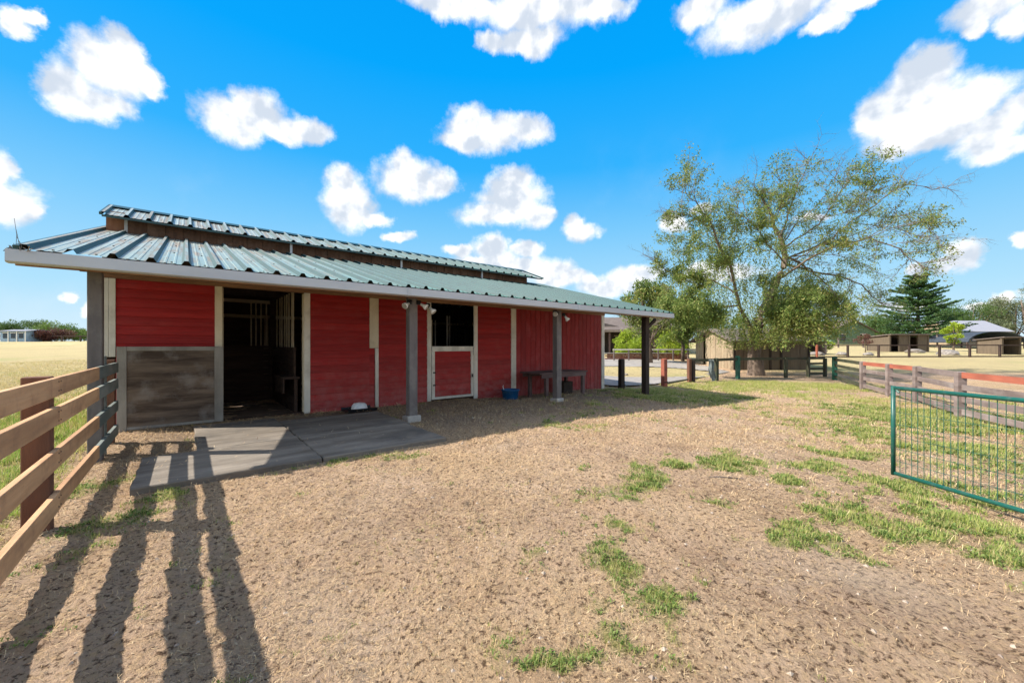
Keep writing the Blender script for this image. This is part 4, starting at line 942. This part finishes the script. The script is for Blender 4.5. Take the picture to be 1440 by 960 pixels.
gbuilding(62.5, 78, 8.5, 12, 2.6, 5.0, M_greenwall, M_shingle, 'green_gabled_building', 'sage green gabled farm building left of the tall conifer', 'building', 'y')
gbuilding(54.5, 82, 9, 8, 2.4, 4.6, M_greenwall, M_greenroof, 'pale_roofed_barn', 'long low barn with a pale green roof behind the small shed', 'barn', 'x')
gbuilding(76.5, 68, 8.5, 8, 2.6, 4.7, M_tan, M_metroof, 'metal_roofed_barn', 'pale grey metal roofed barn behind the young yellow green tree', 'barn', 'x')
ar = empty('arched_cover', (69.5, 57, gpz(69, 57))); tag(ar, 'dark arched fabric cover in front of the pale metal roofed barn', 'cover')
pr = [(4.2*math.cos(a), .4+1.5*math.sin(a)) for a in np.linspace(0, PI, 13)]; MB().prism([(x, z+.6) for x, z in pr]+[(x*.97, z+.55) for x, z in pr[::-1]], 0, 6, 'y').build('canopy', material('dark_fabric', (.05, .065, .09), rough=.7, scale=3), ar)
for x in (-4.1, 4.1):
    for y in (.2, 5.8): MB().box(x-.08, x+.08, y-.08, y+.08, -.2, 1.0).build('support_post', M_dfence, ar)
wbd = gbuilding(-113, 88, 5.6, 5, 2.5, 2.9, M_bluewall, M_metroof, 'pale_blue_building', 'small pale blue and white building at the far left edge of the field', 'building', 'x', 3)
for x in (-.1, 1.8, 3.7, 5.6): MB().box(x-.12, x+.12, -.16, -.1, 0, 2.5).build('column', M_lampw, wbd)

# ------------------------------------------------------------------ rocks
def rock(x, y, s, label, group='boulders in the dry pasture'):
    bm = bmesh.new(); bmesh.ops.create_icosphere(bm, subdivisions=2, radius=1); sd_ = random.random()*50
    for v in bm.verts:
        n_ = mnoise.noise(v.co*1.3+Vector((sd_, 0, 0))); v.co *= 1+.45*n_; v.co.z *= .62; v.co.x *= 1.25
    me = bpy.data.meshes.new('rock'); bm.to_mesh(me); bm.free(); me.materials.append(M_rock)
    o = link_mesh('rock', me, None, (x, y, gpz(x, y)+.15*s), (0, 0, random.random()*6)); o.scale = (s*.72, s*.72, s*.6); tag(o, label, 'rock', group)
for px, t, s, l in ((1147, 41, .75, 'pale boulder near the small dark shed, leftmost in the pasture'), (1184, 41, .72, 'grey boulder between the leftmost two fence bays of the pasture'), (1220, 41, .6, 'small brownish boulder third from the left behind the pasture fence'),
                    (1287, 46, .9, 'pale flat boulder in front of the tan animal shelter'), (1333, 42, 1.1, 'largest pale boulder, rightmost in the pasture')):
    rock((px-720)/FPX*t, t, s, l)
x, y = (878-720)/FPX*22.5, 22.5; rock(x, y, .24, 'small white stone on the grass strip in the driveway', 'stones'); bpy.data.objects['rock'].name = 'rock'

# grey cloth hanging on the fence next to the dark green post
cl = empty('draped_cloth', (9.25, 18.6, gpz(9.25, 18.6))); tag(cl, 'grey green cloth hanging from the fence rail left of the dark green post', 'cloth')
mb = MB(); 
for j in range(9):
    for i in range(9): mb.v.append((-.16+i*.04+.02*math.sin(j), .05*math.sin(i*1.7+j*.4)-.07-.01*j, 1.04-j*.11-(.12 if i in (3, 4, 5) and j == 8 else 0)))
for j in range(8):
    for i in range(8):
        a = j*9+i; mb.f.append((a, a+1, a+10, a+9))
o = mb.build('cloth_sheet', material('grey_green_cloth', (.22, .25, .24), (.10, .12, .12), rough=.9, scale=4), cl); o.rotation_euler.z = .4
so_ = o.modifiers.new('thick', 'SOLIDIFY'); so_.thickness = .012

# ------------------------------------------------------------------ trees
def leaf_quads(C, size, droop=0, aspect=2.2, flat=.0):
    n = len(C); th = rng.uniform(0, 2*PI, n); ph = np.arccos(rng.uniform(-1, 1, n))
    d = np.stack([np.sin(ph)*np.cos(th), np.sin(ph)*np.sin(th), np.cos(ph)], 1); d[:, 2] = d[:, 2]*(1-flat)-droop
    d /= np.linalg.norm(d, axis=1)[:, None]; r = rng.normal(size=(n, 3)); s = np.cross(d, r); s /= np.linalg.norm(s, axis=1)[:, None]+1e-9
    L_ = (size*rng.uniform(.6, 1.3, n))[:, None]; w = L_/aspect
    A = C-d*L_*.5; B = C+s*w*.5; E_ = C+d*L_*.5; D_ = C-s*w*.5
    return np.stack([A, B, E_, D_], 1).reshape(-1, 3)
def crown_tree(name, label, x, y, h, cw, mat, trunk_h=.25, n=5000, leaf=.28, lumps=22, droop=0, cat='tree', group=None, shape=1.0, trunk_r=None, cr=.26, stems=1, z0=None, flat_top=False, tintb=0):
    z = gpz(x, y) if z0 is None else z0; o = empty(name, (x, y, z-.05)); tag(o, label, cat, group)
    cen = []
    for i in range(lumps):
        while True:
            p = rng.uniform(-1, 1, 3)
            if np.linalg.norm(p) < 1 and np.linalg.norm(p) > .35: break
        taper = 1-.35*max(0, p[2])*shape
        cen.append((p[0]*cw/2*.82*taper, p[1]*cw/2*.82*taper, h*trunk_h+(h*(1-trunk_h))*(.5+.42*p[2])))
    cen = np.array(cen); rad = cw*cr*rng.uniform(.55, 1.15, lumps)*.75
    mb = MB(); r = trunk_r or h*.022; top = Vector((random.uniform(-.1, .1)*cw, random.uniform(-.1, .1)*cw, h*.72))
    if stems == 1:
        mb.tube([(0, 0, -.2), (top.x*.2, top.y*.2, h*trunk_h), (top.x*.6, top.y*.6, h*.5), top], [r*1.35, r, r*.65, r*.2], 8)
    for c_ in cen[:14]:
        s0 = Vector((0, 0, h*trunk_h*.8)) if stems == 1 else Vector((random.uniform(-.1, .1), 0, 0)); m = s0.lerp(Vector(c_), .5)+Vector((0, 0, -.06*h)); mb.tube([s0, m, Vector(c_)], [r*.5, r*.32, r*.1], 5, False)
    mb.build('trunk', M_bark, o, smooth=True)
    w = rad**2; k = rng.choice(lumps, n, p=w/w.sum()); d = rng.normal(size=(n, 3)); d /= np.linalg.norm(d, axis=1)[:, None]
    rr = rad[k]*rng.uniform(.45, 1.05, n)*(1+.18*np.sin(d[:, 0]*7+k)*np.cos(d[:, 1]*6+k)); C = cen[k]+d*rr[:, None]*np.array([1, 1, .78])
    C[:, 2] = np.maximum(C[:, 2], .08)
    if droop: C[:, 2] -= rng.random(n)**2*droop*h*.12
    tint = np.clip(rng.random(n)*.65+.35*((k*37) % 11/11)+tintb, 0, 1)
    me = quads_mesh('crown', leaf_quads(C, leaf, droop), mat, 4, tint); link_mesh('crown', me, o); return o
LM_dark = leaf_material('dark_green_leaf', [(.045, .09, .02), (.07, .13, .03), (.12, .18, .045)], .35)
LM_mid = leaf_material('mid_green_leaf', [(.08, .15, .03), (.13, .21, .045), (.20, .27, .07)], .4)
LM_lime = leaf_material('lime_green_leaf', [(.22, .33, .03), (.34, .44, .04), (.48, .54, .07)], .45)
LM_olive = leaf_material('olive_pendulous_leaf', [(.055, .10, .025), (.11, .18, .04), (.19, .26, .055), (.32, .33, .10), (.22, .14, .06)], .4)
LM_euc = leaf_material('grey_green_leaf', [(.10, .13, .06), (.15, .18, .085), (.22, .23, .13)], .35)
LM_purple = leaf_material('purple_brown_leaf', [(.10, .04, .035), (.15, .06, .05), (.09, .08, .03)], .3)
LM_pine = leaf_material('conifer_needle', [(.035, .09, .032), (.065, .14, .045), (.12, .21, .06)], .3)

def big_tree():
    t0 = 22.3; bx, by = (1063-720)/FPX*t0, t0; bz = gpz(bx, by)
    o = empty('sparse_broadleaf_tree', (bx, by, bz)); tag(o, 'large spreading tree with bare upper branches and drooping olive foliage by the fence', 'tree')
    def T(px, py, dy=0): t = t0+dy; return Vector(((px-720)/FPX*t-bx, dy, CAMZ+(HZ-py)/FPX*t-bz))
    limbs = [  # (points, start radius, end radius)
      ([(1063,535,0),(1061,500,0),(1063,470,0),(1070,440,.1),(1088,405,.3),(1104,375,.4),(1100,341,.4),(1085,305,.6),(1072,279,.8),(1060,262,1)], .40, .03),
      ([(1062,478,0),(1050,450,-.4),(1037,423,-1),(1027,375,-1.6),(1008,335,-2),(1000,313,-2.1),(982,290,-2.4),(965,272,-2.8)], .20, .02),
      ([(1040,430,-.9),(1010,432,-1.8),(976,428,-2.2),(950,440,-2.5),(925,450,-2.7)], .10, .02),
      ([(1035,410,-1),(1005,395,-.5),(969,389,0),(935,380,.4),(922,365,.6)], .08, .015),
      ([(1000,313,-2.1),(985,312,-2.5),(965,303,-2.9),(945,298,-3.2)], .04, .012),
      ([(1100,360,.4),(1120,368,.2),(1141,380,0),(1160,398,-.4),(1172,409,-.6)], .13, .03),
      ([(1106,372,.4),(1140,380,1),(1185,389,1.8),(1210,400,2.2),(1233,423,2.6),(1243,428,2.8)], .12, .02),
      ([(1100,390,.4),(1135,365,-1),(1180,345,-2),(1220,334,-2.6),(1264,351,-3.2),(1288,368,-3.5),(1300,370,-3.7)], .11, .015),
      ([(1102,365,.4),(1140,350,.8),(1170,335,1.2),(1196,313,1.6),(1230,289,2),(1255,268,2.4),(1278,258,2.8),(1310,266,3.1),(1332,264,3.3)], .10, .012),
      ([(1100,350,.4),(1130,330,-.4),(1161,305,-1),(1178,275,-1.5),(1199,248,-2)], .085, .012),
      ([(1098,330,.4),(1108,300,.1),(1118,270,-.2),(1135,235,-.5),(1137,225,-.5)], .075, .012),
      ([(1092,320,.5),(1065,318,1.2),(1040,300,1.8),(1030,270,2.2)], .06, .012),
      ([(1070,445,.1),(1100,430,1.4),(1140,425,2.4),(1180,432,3)], .10, .02),
      ([(1066,460,0),(1090,440,-1.4),(1115,430,-2.4),(1130,440,-3)], .10, .02),
      ([(1104,372,.4),(1085,350,-1.5),(1070,330,-2.4),(1050,300,-3)], .07, .012),
      ([(1196,313,1.6),(1240,318,1.6),(1290,330,1.9),(1335,335,2.2)], .035, .008),
      ([(1220,334,-2.6),(1262,318,-3),(1300,312,-3.2),(1318,335,-3.4)], .035, .008),
      ([(1100,345,.4),(1120,315,1),(1150,288,1.6),(1170,262,2),(1176,240,2.2)], .06, .01),
      ([(1104,370,.4),(1150,347,-.8),(1200,330,-1),(1250,308,-1),(1290,300,-1)], .06, .01),
      ([(1088,312,.5),(1100,285,-.6),(1098,255,-1.4)], .05, .01),
      ([(1106,362,.4),(1150,357,2),(1195,362,3),(1245,390,3.6)], .06, .01),
      ([(1030,395,-1.2),(1015,360,-.2),(990,340,.4),(960,335,.8)], .05, .01),
      ([(1161,305,-1),(1190,300,-1.5),(1225,270,-2),(1232,250,-2.2)], .035, .008)]
    tr = MB(); br = MB(); leafc = []; strands = []
    def foliage_amt(p):          # metres from the trunk foot: how leafy this part of the crown is
        x, z = p.x, p.z
        cl = mnoise.noise(p*.55+Vector((3, 7, 1)))
        a = .07 if cl < .05 else .26
        if z < 6.2-max(0, x)*.4 and x < 4.2: a = .75
        elif x < -.8 and z < 8.2: a = .33
        elif x > 8.2 and cl > -.1: a = .26
        return a
    def z_ok(p): return p.z < 5.2
    def polyline(pts, r0, r1, mb, n):
        k = len(pts); mb.tube(pts, [r0+(r1-r0)*(i/(k-1))**.8 for i in range(k)], n, False)
    def grow(p, d, L_, r, lev):
        k = 5; pts = [p]; dd = d.copy()
        for i in range(k):
            dd = (dd+Vector((random.gauss(0, .16), random.gauss(0, .16), random.gauss(-.01, .12)))).normalized(); pts.append(pts[-1]+dd*(L_/k))
        polyline(pts, r, r*.25, br, 5 if lev == 1 else 3)
        if lev < 3:
            for i in range(1, k+1):
                for _ in range(2 if lev == 1 else 1):
                    if random.random() < .8:
                        side = Vector((random.gauss(0, 1), random.gauss(0, 1), random.gauss(.1, .5))).normalized()
                        grow(pts[i], (dd*.7+side*.8).normalized(), L_*random.uniform(.35, .6), r*.45, lev+1)
        if lev >= 2:
            for q in pts[2:]:
                a = foliage_amt(q)
                if random.random() < a*.72: leafc.append((q, a))
                if a > .45 and z_ok(q) and random.random() < .22: strands.append(q)
    for pts, r0, r1 in limbs:
        V = [T(*p) for p in pts]
        # finer, slightly wavy
        W_ = []
        for i in range(len(V)-1):
            for j in range(3): W_.append(V[i].lerp(V[i+1], j/3)+Vector((random.gauss(0, .03), random.gauss(0, .05), random.gauss(0, .03)))*(0 if i == 0 and r0 > .3 else 1))
        W_.append(V[-1]); polyline(W_, r0*(.95 if r0 > .3 else .62), r1*.8, tr, 10 if r0 > .15 else 6)
        m = len(W_); st = int(m*.25) if r0 < .15 else int(m*.45)
        for i in range(st, m):
            for _k in range(1 if random.random() < .45 else 2):
                d0 = (W_[min(i+1, m-1)]-W_[i-1]).normalized(); side = Vector((random.gauss(0, 1), random.gauss(0, 1), random.gauss(.2, .6))).normalized()
                grow(W_[i], (d0*.75+side*.75).normalized(), random.uniform(.7, 1.7), .018, 1)
    # root flare
    tr.tube([T(1063, 537), T(1063, 520), T(1062, 505)], [.55, .42, .38], 10, False)
    tr.build('trunk', M_bark, o, smooth=True); br.build('branches', M_twig, o, smooth=True)
    C = []; S = []
    for q, a in leafc:
        m = int(random.uniform(6, 13)) if a < .45 else int(random.uniform(6, 13))
        for _ in range(m): C.append((q.x+random.gauss(0, .10), q.y+random.gauss(0, .10), q.z+random.gauss(-.06, .10)))
    # hanging strands of the leafy lower and left crown
    masses = [(1040,470,60,16,190),(1100,470,55,18,170),(1010,468,30,10,60),(1130,462,30,18,70),(1060,455,70,26,170),(1010,462,50,22,120),(1110,455,45,30,120),(1030,400,50,40,170),(985,390,40,40,120),(1060,410,60,30,150),(1000,345,34,34,80),(1045,355,44,34,100),(950,405,28,24,50),(1120,400,36,30,70),(970,450,34,24,80),(940,440,26,22,45),(1155,440,30,26,50),(1190,430,30,24,30),(1085,470,50,14,80),(1020,478,40,12,70),(1140,465,26,16,40),(1095,330,60,40,60),(1040,310,40,30,40),(1180,350,60,30,30)]
    for (px, py, rx, ry, k) in masses:
        for _ in range(int(k*(1.7 if py > 435 else 1.15))):
            q = T(px+random.gauss(0, .85)*rx, py+random.gauss(0, .8)*ry-6, random.gauss(0, 2.2))
            if q.x+bx > (1030-720)/FPX*t0 or q.z+bz > 3.2: strands.append(q)
    for q in strands:
        L_ = random.uniform(.35, 1.15); k = int(L_/.052); dx, dy = random.gauss(0, .12), random.gauss(0, .12)
        for i in range(k):
            s = i/k*L_; C.append((q.x+dx*s+random.gauss(0, .05), q.y+dy*s+random.gauss(0, .05), q.z-s+random.gauss(0, .03)))
    C = np.array(C); n = len(C)
    C = C[(C[:, 0] > -5.9+.5*np.sin(C[:, 2]*3)) & (C[:, 0] < 11.1) & (C[:, 2] > 1.62+.35*(C[:, 0] > .6)+.25*np.sin(C[:, 0]*2.1)) & (C[:, 2] < 11.6)]; n = len(C)
    C = C[(C[:, 0] < 5) | (rng.random(len(C)) < .62)]; n = len(C)
    tint = np.clip(.5*fbm(C[:, 0]*1.0+C[:, 1], C[:, 2], .9, 77, 2)+rng.random(n)*.6-.05, 0, 1)
    me = quads_mesh('crown', leaf_quads(C, .135, .5, 3.0), LM_olive, 4, tint); link_mesh('crown', me, o); print('big tree leaves', n)
big_tree()
def conifer(x, y, h, w, label, name='conifer_tree', mat=LM_pine, nl=9000, z0=None):
    z = gpz(x, y) if z0 is None else z0; o = empty(name, (x, y, z-.1)); tag(o, label, 'tree')
    tb_ = MB(); tb_.tube([(0, 0, -.2), (0, 0, h*.5), (0, 0, h*.98)], [h*.03, h*.016, .02], 8); C = []
    z_ = h*.10
    while z_ < h*.97:
        f = (z_/h); L_ = w/2*min(1, 1.15*(1-f)**.6)*random.uniform(.8, 1.12)
        for k in range(11):
            a = random.uniform(0, 2*PI); LL = L_*random.uniform(.7, 1.1)+.2; pts = []
            for i in range(7):
                s = i/6; pts.append(Vector((math.cos(a)*LL*s, math.sin(a)*LL*s, z_+LL*(.10*s*s*2-.10*s)+.18*LL*s*f)))
            tb_.tube([pts[0], pts[3], pts[6]], [.05*(1-f)+.02, .03, .01], 4, False)
            m = int(nl/ (11*(h*.87)/(h*.042)) )
            for _ in range(m):
                s = random.random()**.6; i = min(5, int(s*6)); q = pts[i].lerp(pts[i+1], s*6-i); sp_ = (.05+.22*LL*(1-s)*.6+.1)
                side = random.gauss(0, 1)*sp_; C.append((q.x-math.sin(a)*side, q.y+math.cos(a)*side, q.z+random.gauss(.05, .06)-abs(side)*.12))
        z_ += h*.042
    tb_.build('trunk', M_bark, o); C = np.array(C); me = quads_mesh('crown', leaf_quads(C, h*.022, 0, 2.2, .6), mat, 4, rng.random(len(C))); link_mesh('crown', me, o)
conifer((1291-720)/FPX*66, 66, 12.2, 12.5, 'tall dark green conifer with layered branches behind the animal shelter', nl=60000)
conifer((877-720)/FPX*75, 75, 9.5, 4.0, 'narrow dark conifer tip rising just left of the pale willow', nl=4000)
def atx(px, t): return (px-720)/FPX*t
crown_tree('willow_tree', 'pale green drooping tree behind the end of the porch roof', atx(915, 31), 31, 6.9, 5.2, LM_olive, .30, 13000, .20, 60, 1.0, cr=.17)
crown_tree('willow_tree', 'drooping olive tree between the porch roof and the large spreading tree', atx(960, 33), 33, 5.6, 4.2, LM_olive, .34, 11000, .20, 54, 1.0, cr=.17)
crown_tree('treetop_tree', 'dark treetop showing just above the barn roof ridge', atx(795, 60), 60, 8.7, 5.5, LM_dark, .3, 4000, .35, 18)
for px, w, h, l in ((885, 3.0, 1.95, 'bright lime green bush left of the dark braced porch post'), (940, 3.4, 2.0, 'bright lime green bush right of the dark braced porch post')):
    crown_tree('leafy_bush', l, atx(px, 36), 36.0, h+.75, w+.6, LM_lime, .08, 5000, .17, 24, cat='bush', group='bushes in the brick planter', trunk_r=.05, stems=3)
crown_tree('young_tree', 'young yellow green tree left of the pale metal roofed barn', atx(1341, 50), 50, 4.0, 2.6, LM_lime, .25, 2600, .2, 20, cr=.22)
crown_tree('small_shrub', 'small yellow green shrub beside the small dark shed', atx(1175, 42), 43.5, 2.0, 1.7, LM_lime, .05, 900, .16, 10, cat='shrub')
crown_tree('small_tree', 'small reddish brown leaved tree behind the pasture fence', atx(1217, 47), 47, 2.3, 2.2, LM_purple, .3, 900, .16, 10, cat='tree')
def far(name, l, px, t, h, w, m, n=5000, leaf=.34, g='trees along the horizon', **k): crown_tree(name, l, atx(px, t), t, h, w, m, .12, n, leaf, 20, 0, 'tree', g, **k)
for px, t, h, w, m, l in ((5,118,6.6,9,LM_dark,'dark tree at the far left edge above the pale blue building'), (28,120,7.2,9,LM_dark,'tallest dark tree behind the pale blue building'), (52,118,6.4,8,LM_dark,'dark tree just left of the yellow green far tree'), (72,105,5.4,9,LM_mid,'yellow green rounded tree at the edge of the golden field'),
        (92,108,4.6,8,LM_mid,'lower green tree at the right end of the far left tree line'), (104,112,3.4,5,LM_mid,'lowest shrubby tree next to the barn corner post'), (78,92,2.6,7,LM_purple,'purplish brown leaved tree behind the far left fence'), (118,125,4,7,LM_mid,'distant tree showing beside the barn corner post')):
    far('distant_tree', l, px, t, h, w, m)
for px, t, h, w, m, l in ((1345,95,9.5,10,LM_dark,'dark tree right behind the young yellow green tree'), (1365,100,10.5,11,LM_dark,'dark rounded tree above the pale metal barn roof, left part'), (1385,104,11.0,12,LM_mid,'green tree above the middle of the pale metal barn roof'), (1405,100,11.5,11,LM_euc,'grey green gum tree above the right end of the metal barn'),
        (1426,98,12.5,11,LM_euc,'tall grey green gum tree near the right edge'), (1446,96,14.5,12,LM_euc,'tallest grey green gum tree cut by the right edge'), (1398,80,5.0,6,LM_euc,'lower grey tree behind the arched cover'), (1228,95,7.0,9,LM_mid,'green tree behind the sage green building'), (1245,90,6.2,8,LM_dark,'darker tree touching the left side of the conifer'), (1215,110,5.4,9,LM_euc,'low grey tree left of the sage green building'), (1322,80,6.6,7,LM_dark,'dark tree touching the right side of the conifer'),
        (1180,105,5.0,9,LM_mid,'distant tree seen through the right side of the spreading tree'), (1150,100,5.2,9,LM_mid,'distant tree above the small dark shed'), (1120,90,5.2,9,LM_dark,'dark distant tree behind the trunk of the spreading tree'), (1085,90,5.8,9,LM_dark,'dark distant tree above the tan shed roof'), (1040,85,6.0,9,LM_mid,'green distant tree above the gable of the tan shed'), (1000,80,6.5,9,LM_dark,'dark distant tree left of the tan shed gable')):
    far('distant_tree', l, px, t, h, w, m)

# dry weed caught at the left end of the gutter
wd_ = empty('dry_gutter_weed', (*W(-1.38, 6.50), 2.39)); tag(wd_, 'thin dry weed stalks growing out of the left end of the gutter', 'weed')
mb = MB(); 
for (x, y, h) in ((0, 0, .34), (.02, .01, .16), (-.03, 0, .08), (.05, .0, .10), (.03, -.01, .22)):
    mb.tube([(x, y, 0), (x+.01, y, h*.5), (x-.005+random.gauss(0, .02), y, h)], .0025, 4)
for k in range(26): x = random.uniform(-.12, .16); mb.tube([(x, random.uniform(-.02, .03), 0), (x+random.uniform(-.08, .08), random.uniform(-.03, .03), random.uniform(.01, .06))], .004, 4)
mb.build('stalks', M_twig, wd_)
# fallen stick in the dirt
st = gp(1018, 672); sk = MB().tube([(-.22, .02, .01), (-.05, 0, .02), (.12, -.015, .012), (.2, -.03, .01)], [.006, .008, .007, .004], 6).build('fallen_stick', M_twig, None, loc=(st[0], st[1], float(ground_z(*st)))); tag(sk, 'thin fallen stick lying on bare dirt left of the green patches', 'stick')
